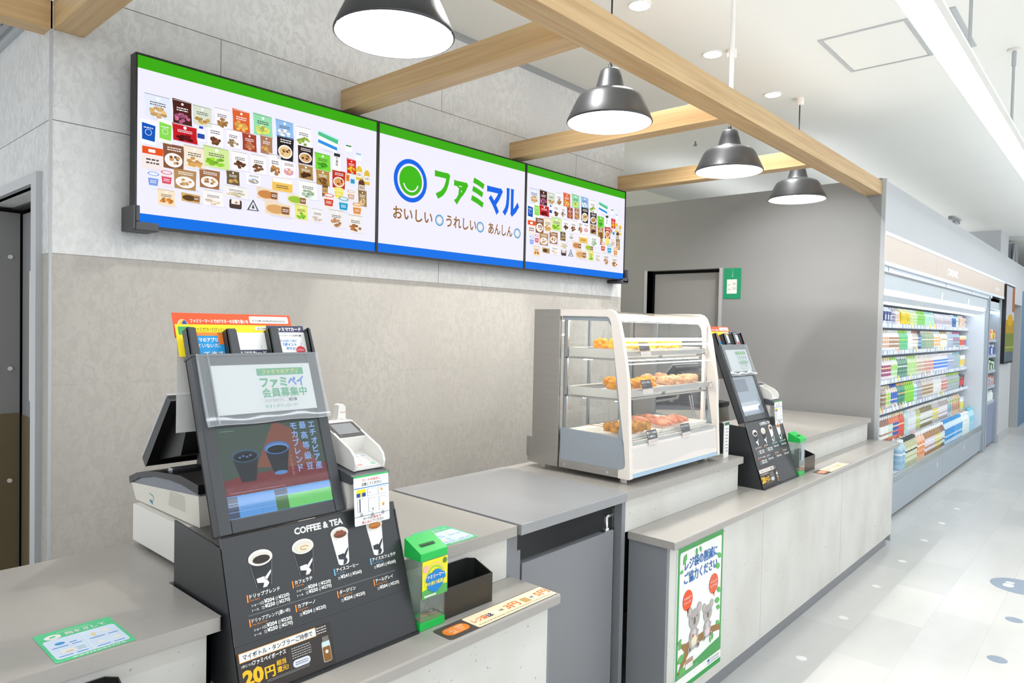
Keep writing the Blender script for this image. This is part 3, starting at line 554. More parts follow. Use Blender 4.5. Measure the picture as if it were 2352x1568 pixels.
def product_wall(g, W_, H_):
    # positions as read off the picture on the left screen: x 85..1815 across; the screen rises in the view, so rows follow its slope
    def uv(x, y):
        a = (x-85)/1730.; t0 = 150+a*420; b0 = 1245+a*225; f = (b0-y)/(b0-t0)
        # undo the foreshortening across the screen
        k = 1.318; u = a/(k-(k-1)*a); return u*W_, .072*H_+f*(H_*.855)
    for x0, y0, x1, y1, st, c1, c2 in PRODUCTS:
        ua, va = uv((x0+x1)/2, y1); ub, vb = uv((x0+x1)/2, y0); ul, _ = uv(x0, y0); ur, _ = uv(x1, y0)
        product(g, ul, va, ur, vb, st, c1, c2)
        w_ = ur-ul; g.ell((ul+ur)/2+w_*.18, va, w_*.5, w_*.05, glow('#dcdaf0', .95), .5, 12)
def screen(x0, x1, label, art):
    z0, z1 = 1.95, 2.618; t = thing('menu_screen', label, 'screen', ((x0+x1)/2, SY, z0), 'menu screens in a row on the plaster wall')
    a = MB(); a.box(x0, x1, SY+.004, SY+.05, z0, z1, BLACKP); a.box(x0+.15, x1-.15, SY+.05, YW-.001, z0+.12, z1-.12, BLACKP)
    b = .007
    for q in ((x0, x1, z1-b, z1), (x0, x1, z0, z0+b), (x0, x0+b, z0+b, z1-b), (x1-b, x1, z0+b, z1-b)): a.box(q[0], q[1], SY-.004, SY+.004, q[2], q[3], BLACKP)
    a.build('housing', t)
    a = MB(); g = G(a, (x0+b, SY+.002, z0+b), (1, 0, 0), (0, 0, 1), .0004); W_, H_ = x1-x0-2*b, z1-z0-2*b
    g.rect(0, 0, W_, H_, SCW, 0); g.rect(0, H_*.925, W_, H_, GRN, 1); g.rect(0, 0, W_, H_*.07, BLU, 1)
    art(g, W_, H_); a.build('display', t); return t
def art_brand(g, W_, H_):
    gr, bl, br = glow('#3cb40a', .95), glow('#0a62e0', .95), glow('#8d6026', .95); wt = SCW
    u, v = W_*.186, H_*.605
    g.ell(u, v, .114, .114, bl, 1, 40); g.ell(u, v, .090, .090, wt, 2, 40); g.ell(u, v, .078, .078, gr, 3, 40); g.arc(u+.001, v-.006, .054, .054, .008, wt, 4, 24, 195, 345)
    g.text('ファミ', W_*.335, H_*.525, H_*.285, gr, 2, w=W_*.345, bold=.045); g.text('マル', W_*.70, H_*.495, H_*.30, bl, 2, w=W_*.255, bold=.045)
    for s, uu, ww in (('おいしい', .085, .24), ('うれしい', .415, .21), ('あんしん', .715, .19)):
        g.text(s, W_*uu, H_*(.30-.012), H_*.115, br, 2, w=W_*ww, bold=.02)
    for uu in (.37, .655, .945): g.arc(W_*uu, H_*.325, .031, .031, .006, glow('#1f86c8', .95), 2, 28); g.arc(W_*uu, H_*.325, .0225, .0225, .0028, glow('#5fae7c', .95), 2, 28)
screen(1.035, 2.187, 'wall menu screen at the corner end filled with many small grocery packages', product_wall)
screen(2.189, 3.341, 'wall menu screen in the middle with a round green face logo and large lettering', art_brand)
screen(3.343, 4.495, 'wall menu screen by the grey door end, filled with small grocery packages', product_wall)
BRK = mat('dark_grey_bracket', '#3d3f43', .45, noise_=(20, .05))
m = MB(); m.box(1.022, 1.034, SY-.018, YW, 1.934, 2.03, BRK); m.box(1.034, 1.12, SY-.018, SY-.006, 1.934, 1.968, BRK); m.box(1.034, 1.05, SY-.018, SY-.006, 1.968, 2.03, BRK); m.box(1.034, 1.12, SY-.006, YW, 1.934, 1.948, BRK)
solo('corner_bracket', m, 'dark grey bracket under the outer corner of the left menu screen', 'bracket', bevel=.004)
m = MB(); m.box(4.496, 4.514, SY-.03, YW, 1.93, 2.03, BRK); m.box(4.44, 4.514, SY-.03, SY-.006, 1.93, 1.965, BRK); m.box(4.42, 4.514, SY-.03, YW, 1.925, 1.948, BRK)
solo('corner_bracket', m, 'dark grey bracket under the outer corner of the right menu screen', 'bracket', bevel=.004)

# ================================================================== GREEN NOTICE ON THE END WALL
m = MB(); g = G(m, (XB-.004, 2.727, 1.865), (0, -1, 0), (0, 0, 1), .0006)
g.rrect(0, 0, .158, .268, paint('#0d9467'), 1, .01); g.rect(.03, .045, .122, .17, PAPER, 2); g.vtext('サービス時間', .081, .25, .0115, paint('#bfe6d6'), 2)
for v in (.125, .085): g.greek(.038, v-.008, .066, v+.002, 1, paint('#77777a'), 3); g.greek(.085, v-.006, .115, v+.016, 2, paint('#9a9a9c'), 3)
m.box(XB-.0035, XB-.0005, 2.571, 2.725, 1.867, 2.131, paint('#0d9467'))
solo('notice_board', m, 'green notice with a white slip on the grey wall beside the door', 'notice')

# ================================================================== REGISTER MODULES
INK_K, INK_W, INK_O, INK_B = paint('#24272c'), paint('#e9e9e6'), paint('#f08a2c'), paint('#7cc0f0')
def coffee_cup(g, u, v0, v1, wd, hot, fill, fill2):
    h_ = v1-v0; a = wd*.5; bt = wd*.30; re = wd*.30; vt = v1-re*.9
    body = paint('#2b2d30') if hot else paint('#efefec'); mk = paint('#efefec') if hot else paint('#343743')
    g.poly([(u-bt, v0+.004), (u-bt*.6, v0), (u+bt*.6, v0), (u+bt, v0+.004), (u+a*.97, vt), (u-a*.97, vt)], body, 1)
    if hot: g.poly([(u-a*.99, vt-.006), (u+a*.99, vt-.006), (u+a, vt), (u-a, vt)], paint('#efefec'), 2)
    if hot:
        for s in (-1, 1): g.line(u+s*bt, v0+.003, u+s*a*.97, vt, .0009, paint('#8b8f94'), 2)
    g.poly([(u-bt*.9, v0+h_*.28), (u+bt*.15, v0+h_*.30), (u+bt*.75, v0+h_*.10), (u+bt*.35, v0+.001), (u-bt*.2, v0+.001), (u+bt*.05, v0+h_*.13), (u-bt*.85, v0+h_*.17)], mk, 2)
    g.poly([(u+bt*.4, v0+h_*.17), (u+bt*1.15, v0+h_*.36), (u+bt*1.2, v0+h_*.44), (u+bt*.1, v0+h_*.24)], mk, 2)
    g.greek(u-a*.5, vt-h_*.17, u+a*.5, vt-h_*.13, 1, paint('#9a9c9e'), 2)
    g.ell(u, vt, a, re, paint('#f1efe9'), 3, 28); g.ell(u, vt-.001, a*.86, re*.8, paint('#ded9cd'), 4, 28)
    if fill: g.ell(u+a*.04, vt-re*.22, a*.72, re*.52, paint(fill), 5, 24)
    if fill2:
        if hot: g.arc(u+a*.1, vt-re*.2, a*.4, re*.3, .002, paint(fill2), 6, 18, 0, 300)
        else:
            for i in range(5): g.ell(u+a*(-.4+.2*i), vt-re*(.1-.25*(i % 2)), a*.24, re*.3, paint(fill2), 6+i*.05, 8)
def price_block(g, u, v, name, eng, rows, orange=True):
    g.rect(u, v-.0145, u+.0034, v+.002, INK_O if orange else INK_B, 2)
    g.text(name, u+.0065, v-.0068, .0098, INK_W, 2, w=.094 if len(name) > 11 else None, bold=.035); g.text(eng, u+.0065, v-.0135, .0056, paint('#c98348') if orange else paint('#5f95bb'), 2)
    for i, (size, p, q) in enumerate(rows):
        vv = v-.0255-i*.0105; uu = u+.0085
        if size: g.text(size, uu, vv, .0062, INK_W, 2, bold=.02); uu += .023
        g.text('本体', uu, vv+.003, .0034, INK_W, 2); g.text('価格', uu, vv-.0008, .0034, INK_W, 2); g.text('¥%s' % p, uu+.0075, vv, .0112, INK_W, 2, w=.0255, bold=.04); g.text('(', uu+.036, vv, .0105, INK_W, 2)
        g.text('税', uu+.039, vv+.003, .0034, INK_W, 2); g.text('込', uu+.039, vv-.0008, .0034, INK_W, 2); g.text('¥%s)' % q, uu+.043, vv, .0105, INK_W, 2, w=.028, bold=.03)
def menu_stand(dx, label):
    x0, x1 = .72+dx, 1.208+dx; y0, y1, yb, z0, zf, z1 = 1.394, 1.503, 1.745, ZL, .886, 1.107
    t = thing('menu_stand', label, 'menu stand', (x0+.24, 1.5, ZL))
    side = [(y0+.004, z0+.001), (y1-.006, z1-.02), (y1+.05, z1-.016), (yb, z1-.005), (yb, ZU+.0008 if False else z0+.001)]
    for xa, xb in ((x0, x0+.004), (x1-.004, x1)):
        a = MB(); a.prism(side, xa, xb, BLACK); a.build('side_panel', t)
    a = MB(); a.prism([(y0+.003, z0+.001), (y1+.003, z1), (y1+.007, z1), (y0+.007, z0+.001)], x0, x1, BLACK)
    V = Vector((0, y1-y0, z1-z0-.001)).normalized(); g = G(a, (x0, y0+.0028, z0), (1, 0, 0), V, .0005)
    a.box(x0, x1, y0-.006, y0+.004, z0+.0005, z0+.006, BLACK)
    g.rect(0, .1155, .488, .1168, paint('#0e0f10'), 1); g.rect(0, .1168, .488, .1176, paint('#4a4d50'), 1)
    g.rect(-.0002, .1170, .0012, .353, paint('#55585c'), 1)
    g.text('COFFEE & TEA', .181, .3215, .021, INK_W, 1, w=.138, bold=.04)
    coffee_cup(g, .087, .2215, .305, .059, True, '#2a211c', None); coffee_cup(g, .197, .2225, .306, .058, True, '#e6dcc6', '#b9924e')
    coffee_cup(g, .303, .2220, .314, .052, False, '#6d3a2a', '#8a4a36'); coffee_cup(g, .411, .2220, .315, .052, False, '#b96a24', '#d98a3a')
    price_block(g, .042, .214, 'ドリップブレンド', 'Drip Blend', [('ショート', 204, 220), ('トール', 250, 270)])
    price_block(g, .155, .216, 'カフェラテ', 'Caffè latte', [('ショート', 204, 220), ('トール', 250, 270)])
    price_block(g, .270, .2165, 'アイスコーヒー', 'Iced Coffee', [('', 241, 260)], False); price_block(g, .380, .2165, 'アイスカフェラテ', 'Iced Caffè latte', [('', 241, 260)], False)
    g.rect(.041, .1705, .452, .1717, paint('#7d8083'), 1)
    price_block(g, .040, .162, 'ドリップブレンド(濃いめ)', 'Drip Blend Dark', [('ショート', 204, 220), ('トール', 250, 270)])
    price_block(g, .154, .162, 'カプチーノ', 'Cappuccino', [('', 204, 220)]); price_block(g, .269, .163, 'ダージリン', 'Darjeeling (Tea)', [('', 204, 220)]); price_block(g, .379, .163, 'アールグレイ', 'Earl Grey (Tea)', [('', 204, 220)])
    a.build('front_panel', t)
    a = MB(); g = G(a, (x0, y0+.0015, z0), (1, 0, 0), V, .0005)
    Y = paint('#f5bd12')
    g.rect(.001, .008, .237, .1015, paint('#332d2a'), 1)
    g.rect(.0055, .0815, .1955, .1015, paint('#f0a63a'), 2); g.rect(.0068, .0828, .1942, .1002, INK_W, 3); g.text('マイボトル・タンブラーご持参で', .014, .0865, .0125, paint('#2c3038'), 4, w=.172, bold=.01)
    g.text('1杯につき', .009, .0708, .0064, INK_W, 2); g.text('ファミペイボーナス', .035, .0698, .0112, INK_W, 2, w=.08, bold=.03)
    g.text('20', .0085, .033, .042, Y, 2, w=.048, bold=.05); g.text('円', .060, .0345, .0275, Y, 2, bold=.05); g.text('相当', .0885, .0505, .0125, Y, 2, bold=.045); g.text('還元!', .0885, .0365, .0125, Y, 2, bold=.045)
    g.rect(.1225, .03, .1230, .074, paint('#6a6461'), 2); g.greek(.128, .05, .178, .076, 5, paint('#c9c6c2'), 2, .3); g.rrect(.1275, .031, .172, .0475, paint('#dfe2ee'), 2, .008); g.greek(.134, .035, .166, .044, 2, paint('#5a5e66'), 3, .35)
    g.greek(.197, .0825, .225, .1, 3, paint('#d8d6d2'), 2, .35); g.greek(.062, .0235, .168, .0295, 2, paint('#a8a5a1'), 2, .3)
    g.rrect(.205, .018, .2275, .0625, paint('#d8dcd8'), 2, .004); g.rrect(.2062, .0192, .2263, .052, paint('#8b5a18'), 3, .003); g.rect(.2062, .052, .2263, .064, paint('#cfe6e4'), 3); g.rrect(.2075, .0635, .2255, .075, paint('#76706c'), 4, .0015); g.ell(.216, .0405, .0042, .0042, INK_W, 4, 14); g.poly([(.217, .0385), (.2155, .041), (.2165, .041), (.215, .043)], paint('#8b5a18'), 5)
    a.build('bonus_poster', t)
    return t
FO = Vector((.72, 1.505, 1.113)); FV = Vector((0, .36, .933)).normalized()
def customer_display(dx, label, lit):
    O = FO+Vector((dx, 0, 0)); Nn = Vector((1, 0, 0)).cross(FV)
    t = thing('customer_display', label, 'customer display', O+Vector((.167, .02, 0)))
    def P(u, v, n): return O+Vector((1, 0, 0))*u+FV*v+Nn*n
    def slab(b, u0, u1, v0, v1, n0, n1, m_):
        p = [P(u, v, n) for n in (n0, n1) for v in (v0, v1) for u in (u0, u1)]
        b.add(p, [(0, 2, 3, 1), (4, 5, 7, 6), (0, 1, 5, 4), (2, 6, 7, 3), (0, 4, 6, 2), (1, 3, 7, 5)], m_)
    FRM = mat('dark_grey_display_frame', '#3b3e42', .38, spec=.5, noise_=(50, .04))
    a = MB(); slab(a, 0, .03, 0, .424, -.034, 0, FRM); slab(a, .304, .334, 0, .424, -.034, 0, FRM); slab(a, .03, .304, 0, .032, -.034, 0, FRM); slab(a, .03, .304, .246, .424, -.034, -.002, FRM); slab(a, 0, .334, 0, .424, -.04, -.034, BLACKP)
    o = a.build('frame', t, bevel=.003)
    a = MB(); g = G(a, P(.03, .032, -.006), (1, 0, 0), FV, .0005)
    if lit:
        S = .8
        def c(h): return glow(h, S)
        g.rect(0, 0, .274, .214, c('#4a5a52'), 0); g.poly([(.0, .052), (.274, .052), (.274, .10), (.225, .103), (.05, .095), (.0, .088)], c('#7a3c40'), 1)
        g.poly([(.16, .214), (.19, .20), (.255, .10), (.21, .098), (.085, .11), (.13, .19), (.145, .214)], c('#85564a'), 1)
        for (u, v, iced) in ((.062, .142, 1), (.146, .152, 0)):
            g.poly([(u-.018, v-.062), (u+.018, v-.062), (u+.033, v), (u-.033, v)], c('#2e343c'), 2); g.ell(u, v, .034, .016, c('#4a78b8') if not iced else c('#40607c'), 3, 28); g.ell(u, v-.001, .030, .0125, c('#6a94cc') if not iced else c('#2a3238'), 4, 28); g.ell(u, v-.004, .027, .0098, c('#1c2226'), 5, 24)
            if iced:
                for q in range(4): g.ell(u-.015+.009*q, v-.003+.003*(q % 2), .004, .0025, c('#5a74a0'), 6, 8)
            else: g.ell(u, v-.062, .018, .005, c('#5f8ec8'), 3, 18)
        for s, u in (('エチオピア産', .252), ('最高等級豆', .226), ('モカブレンド', .200)): g.vtext(s, u, .194, .0205, c('#8ab4ec'), 5, step=1.05 if s != '最高等級豆' else 1.3, bold=.03)
        g.greek(.01, .203, .045, .207, 1, c('#6f9a8c'), 3); g.greek(.01, .056, .15, .06, 1, c('#b08a92'), 3)
        g.vtext('コーヒー豆の深い香り', .178, .125, .0052, c('#b89a8c'), 5)
        g.rect(0, 0, .274, .052, c('#5ea0e6'), 1); g.rect(0, 0, .026, .05, c('#44506c'), 2); g.rect(.118, .001, .274, .034, c('#76d876'), 2); g.rect(.118, .001, .152, .034, c('#4a7848'), 3); g.rect(.118, .036, .152, .05, c('#44506c'), 3)
        for v in (.0, .0145, .0285): g.rect(0, v, .118, v+.0012, c('#8ab8ee'), 3)
        g.rect(.117, 0, .1185, .05, c('#8ab8ee'), 3); g.rect(0, .0345, .274, .0355, c('#8ab8ee'), 3); g.rect(.083, 0, .0835, .0145, c('#3c74b4'), 3)
    else:
        g.rect(0, 0, .274, .214, mat('blank_display_glass', '#93a0ac', .3, noise_=(9, .02)), 0); g.rect(.01, .13, .16, .2, paint('#758290'), 1)
    scr = a.build('display', t)
    a = MB(); a.poly([P(.03, .032, -.001), P(.304, .032, -.001), P(.304, .246, -.001), P(.03, .246, -.001)], glass('display_cover_glass', (.97, .97, .98), .02, (.8, .8, .82), .05, .6)); a.build('cover_glass', scr)
    # leaflet rack: four fins and a ledge
    a = MB(); slab(a, .0, .334, .424, .4298, -.044, .0, FRM)
    a.build('rack_ledge', t)
    for u0, u1, v1 in ((0, .022, .498), (.097, .123, .495), (.211, .237, .499), (.325, .334, .5)):
        a = MB(); pr = [P(u0, .43, 0), P(u1, .43, 0), P(u1-.002, v1-.004, 0), P(u1-.005, v1, 0), P(u0+.001, v1, 0), P(u0, v1-.002, 0)]
        a.loft([pr, [p-Nn*.006 for p in pr]], FRM, True, False)
        a.loft([[P(u0, .43, 0), P(u0+.004, .43, 0), P(u0+.004, v1, 0), P(u0, v1, 0)], [P(u0, .43, -.03), P(u0+.004, .43, -.03), P(u0+.004, v1, -.03), P(u0, v1, -.03)]], FRM, True, False)
        a.build('rack_fin', t)
    return t, P, Nn, slab
def card_set(dx, P, Nn, who, near):
    """leaflets, cards and the film sleeve, each lying on or in the display"""
    C = []
    def sheet(name, u0, u1, v0, v1, n, label, cat, art, base=PAPER, grp=None, th=.0006):
        a = MB(); O = P(u0, v0, n); g = G(a, O, (1, 0, 0), FV, .0003); w_, h_ = u1-u0, v1-v0
        p = [O+Vector((1, 0, 0))*u+FV*v-Nn*q for q in (0, th) for u, v in ((0, 0), (w_, 0), (w_, h_), (0, h_))]
        a.add(p, [(0, 1, 2, 3), (7, 6, 5, 4), (0, 4, 5, 1), (1, 5, 6, 2), (2, 6, 7, 3), (3, 7, 4, 0)], base); art(g, w_, h_)
        return solo(name, a, label, cat, grp)
    # notices at the back
    OR, YE = paint('#f4541e'), paint('#fbe30e')
    def a_or(g, w_, h_):
        g.rect(0, 0, w_, h_, OR, 1); wh = INK_W
        g.ell(.023, h_*.52, .0125, .0145, wh, 2); g.ell(.023, h_*.54, .0105, .0118, paint('#f4b81c'), 3); g.ell(.0275, h_*.54, .006, .0105, paint('#2a4a9c'), 4); g.ell(.021, h_*.47, .0045, .0045, wh, 5)
        g.text('ファミリーマートでのTマネーのお取り扱いを', .042, h_*.62, .0115, wh, 2, w=.152, bold=.04); g.text('終了いたします。', .044, h_*.18, .0118, paint('#fbe23a'), 2, w=.065, bold=.04)
        g.rrect(.198, h_*.62, w_-.008, h_*.92, wh, 2, .004); g.text('終了日時 2024年6月30日(日)23:59', .206, h_*.69, .0062, INK_K, 3, w=.095); g.greek(.12, h_*.1, w_-.008, h_*.5, 2, wh, 2, .4)
    sheet('notice_card', -.007, .312, .49, .556, -.056, 'orange notice card standing tallest behind the %s' % who, 'notice card', a_or, OR)
    def a_ye(g, w_, h_):
        g.rect(0, 0, w_, h_, YE, 1); g.rrect(.006, h_-.027, .038, h_-.006, paint('#3aa660'), 2, .002); g.ell(.03, h_-.012, .006, .004, paint('#a9e6c4'), 3)
        g.text('ファミマTカード(クレジット)による', .046, h_-.016, .0098, paint('#4a4410'), 2, w=.105, bold=.015); g.rect(.046, h_-.0182, .152, h_-.0176, paint('#4a4410'), 2)
        g.text('公共料金等のお支払いを', .048, h_-.0325, .0108, paint('#4a4410'), 2, w=.08, bold=.02); g.text('終了いたしました。', .129, h_-.0325, .0108, paint('#e8641e'), 2, w=.062, bold=.04); g.rect(.048, h_-.0345, .19, h_-.0338, paint('#4a4410'), 2)
        g.rrect(.205, h_-.014, w_-.004, h_-.004, INK_W, 2, .003); g.text('終了日時 2024年2月29日(木)23:59', .212, h_-.0115, .0055, INK_K, 3, w=.1)
    sheet('notice_card', -.006, .326, .44, .5235, -.050, 'yellow notice card standing below the orange one on the %s' % who, 'notice card', a_ye, YE)
    def a_l1(g, w_, h_):
        B_ = paint('#0a9ade'); g.rect(0, 0, w_, h_, B_, 1); g.rect(0, h_*.86, w_, h_, paint('#f08a2a'), 2); g.rect(w_*.86, h_*.5, w_, h_, paint('#ec7a1e'), 2)
        g.text('ファミマのアプリ', .002, h_-.024, .0115, INK_W, 3, w=w_*.82, bold=.04); g.text('使っていない方、', .004, h_-.039, .0115, INK_W, 3, w=w_*.84, bold=.03); g.text('損してます', .002, .002, .0145, INK_W, 3, w=w_*.95, bold=.05)
    sheet('leaflet', .0045, .0965, .4305, .494, -.026, 'blue and orange leaflet in the first slot of the %s' % who, 'leaflet', a_l1)
    def a_l2(g, w_, h_):
        NV = paint('#3a3a58'); g.rect(0, 0, w_, .0165, NV, 1); g.text('ファミマTカード', .003, .0035, .0112, INK_W, 2, w=w_*.94, bold=.04); g.rect(w_*.86, .0165, w_*.865, .03, NV, 1)
    sheet('leaflet', .1015, .2105, .4305, .494, -.026, 'white leaflet with a navy band in the middle slot of the %s' % who, 'leaflet', a_l2)
    def a_l3(g, w_, h_):
        NV = paint('#37375a'); b_ = paint('#2a7fd0'); g.rect(0, h_-.0185, w_, h_, NV, 1); g.text('ファミマTカード', .0225, h_-.0145, .0118, INK_W, 2, w=w_*.72, bold=.04)
        g.text('クレジットカード入会申込書', .02, h_-.03, .0056, INK_K, 2, w=w_*.72); g.text('使えば使うほど', .034, h_-.046, .0084, b_, 2, w=w_*.45, bold=.03); g.text('Tポイント', .039, h_-.057, .0098, b_, 2, w=w_*.38, bold=.04); g.text('貯まる!', .049, h_-.067, .0082, b_, 2, bold=.03)
        for s in (0, 1): g.line(.030+s*.062-.003*(1-2*s), h_-.048, .033+s*.056, h_-.064, .0008, b_, 2)
        g.rect(.03, .0, w_*.92, .004, paint('#7cc85c'), 1); g.poly([(.05, 0), (.09, 0), (.085, .003), (.055, .003)], paint('#d8eef2'), 2); g.ell(w_*.82, .0125, .0135, .0115, paint('#d8404c'), 3, 20); g.text('いつでもOK!', w_*.82, .0105, .006, INK_W, 4, w=.021, al='c')
    sheet('leaflet', .2155, .3245, .4305, .5125, -.022, 'white leaflet with a navy top in the last slot of the %s' % who, 'leaflet', a_l3)
    def a_card(g, w_, h_):
        gn, b_ = paint('#3fae74'), paint('#2f7fd2')
        g.rrect(0, 0, w_, h_, PAPER, 1, .012); g.rect(.113, h_*.76, .243, h_*.91, gn, 2); g.text('ファミマのアプリ', .127, h_*.795, .0135, paint('#f2ee5a'), 3, w=.1, bold=.02)
        g.text('ファミ', .118, h_*.53, .0285, gn, 2, w=.074, bold=.045); g.text('ペイ', .194, h_*.53, .0285, b_, 2, w=.047, bold=.045); g.text('会員募集中', .119, h_*.315, .0255, gn, 2, w=.124, bold=.05)
        g.rect(.119, h_*.195, .211, h_*.262, paint('#c8cac8'), 2); g.rect(.1196, h_*.2, .2104, h_*.257, PAPER, 3); g.text('ファミマのアプリ', .123, h_*.207, .0068, paint('#6a6c6c'), 4, w=.05); g.rect(.188, h_*.2, .2104, h_*.257, paint('#5c6268'), 4); g.text('検索', .199, h_*.207, .0062, INK_W, 5, al='c')
        g.text('今すぐダウンロード!', .121, h_*.075, .0105, gn, 2, w=.09, bold=.01)
    sheet('app_card', .039, .304, .274, .398, .004, 'white app card with green lettering in the film sleeve on the %s' % who, 'card', a_card)
    a = MB(); pts = []
    n = 14; rows = [(.427, .0085), (.36, .0072), (.30, .0070), (.262, .009), (.248, .013)]
    for v, off in rows: pts.append([P(.006+.330*i/n, v+(.0015*math.sin(i*.9) if v < .25 else 0), off+.0006*math.sin(i*1.3+v*30)) for i in range(n+1)])
    vs = [p for r_ in pts for p in r_]; k = n+1
    a.add(vs, [(r_*k+i, r_*k+i+1, (r_+1)*k+i+1, (r_+1)*k+i) for r_ in range(len(rows)-1) for i in range(n)], FILM, True)
    for u in (.006, .032): a.poly([P(u, .427, .0095), P(u+.004, .427, .0095), P(u+.006, .25, .0135), P(u, .25, .0135)], FILM)
    a.tube([P(.006+.330*i/n, .248+.0015*math.sin(i*.9), .013+.0006*math.sin(i*1.3)) for i in range(n+1)], .0005, glass('sleeve_edge', (.9, .92, .93), .55, (.85, .87, .88)), 5)
    solo('film_sleeve', a, 'clear plastic sleeve hanging over the upper half of the %s' % who, 'sleeve')
    # milky acrylic board behind
    a = MB(); q = [P(-.03, .26, -.075), P(.19, .26, -.075), P(.19, .5, -.06), P(.0, .5, -.06)]
    a.poly(q, glass('frosted_board', (.9, .9, .9), .45, (.72, .72, .70), .2)); a.loft([q, [p+Nn*.002 for p in q]], MATS['frosted_board'], True, False)
    solo('acrylic_board', a, 'milky acrylic board leaning behind the %s' % who, 'board')
def register(dx, label, who):
    t = thing('cash_register', label, 'cash register', (.93+dx, 1.95, ZU)); x0 = .765+dx
    a = MB(); a.box(x0, x0+.33, 1.80, 2.137, ZU+.012, 1.062, WHITEP); a.box(x0+.004, x0+.326, 1.80, 2.133, ZU+.010, ZU+.013, GREYL); a.build('cash_drawer', t, bevel=.008, seg=3)
    a = MB()
    for fx in (x0+.03, x0+.29):
        for fy in (1.83, 2.11): a.lathe([(.012, 0), (.014, .012)], (fx, fy, ZU), WHITEP, 10)
    a.build('foot', t)
    xb = x0+.02
    prof = [(2.171, 1.064), (2.206, 1.109), (1.76, 1.147), (1.75, 1.068)]
    a = MB(); a.prism(prof, xb, xb+.29, mat('warm_white_plastic', '#dcd8cc', .4, noise_=(8, .015)))
    g = G(a, (xb-.0005, 2.206, 1.064), (0, -1, 0), (0, 0, 1), .0004)
    for i in range(10): g.rect(.265+i*.001, .028+i*.0042, .375-i*.001, .0292+i*.0042, paint('#b9b5a8'), 1)
    g.line(.135, .036, .165, .031, .002, paint('#2a9c7a'), 1); g.line(.165, .031, .163, .017, .0018, paint('#2a7f9c'), 1); g.poly([(.14, .02), (.156, .017), (.162, .008), (.138, .014)], paint('#2a86c0'), 1)
    a.build('printer_body', t, bevel=.003)
    arc = [(2.206, 1.109), (2.14, 1.132), (2.04, 1.152), (1.93, 1.160), (1.85, 1.160), (1.76, 1.151), (1.76, 1.147)]
    a = MB(); a.prism(arc, xb+.002, xb+.288, mat('grey_blue_panel', '#767b86', .4, noise_=(12, .03))); a.build('paper_cover', t)
    rim = [(2.212, 1.106), (2.217, 1.125), (2.16, 1.145), (2.10, 1.158), (2.0, 1.172), (1.86, 1.184), (1.755, 1.176), (1.755, 1.152), (1.85, 1.161), (1.93, 1.161), (2.04, 1.153), (2.14, 1.133)]
    a = MB(); a.prism(rim, xb-.003, xb+.293, BLACKP); a.build('rim', t)
    a = MB(); a.prism([(1.97, 1.168), (2.0, 1.168), (1.99, 1.183), (1.965, 1.183)], xb+.02, xb+.27, ALU)
    a.build('keyboard', t, bevel=.002)
    # operator's screen seen from behind
    a = MB(); a.prism([(2.137, 1.187), (2.115, 1.166), (1.945, 1.372), (1.965, 1.384)], x0+.025, x0+.33, BLACKP); a.build('operator_screen', t, bevel=.006, seg=3)
    a = MB(); a.prism([(2.105, 1.185), (1.965, 1.355), (1.90, 1.33), (1.95, 1.22)], x0+.055, x0+.30, BLACKP); a.prism([(1.98, 1.17), (1.90, 1.17), (1.90, 1.25), (1.96, 1.25)], x0+.11, x0+.24, BLACKP); a.build('screen_back', t, bevel=.01, seg=3)
    a = MB(); a.prism([(2.139, 1.189), (1.967, 1.3865), (1.972, 1.390), (2.143, 1.193)], x0+.024, x0+.331, GREYL); a.build('screen_edge', t)
    return t
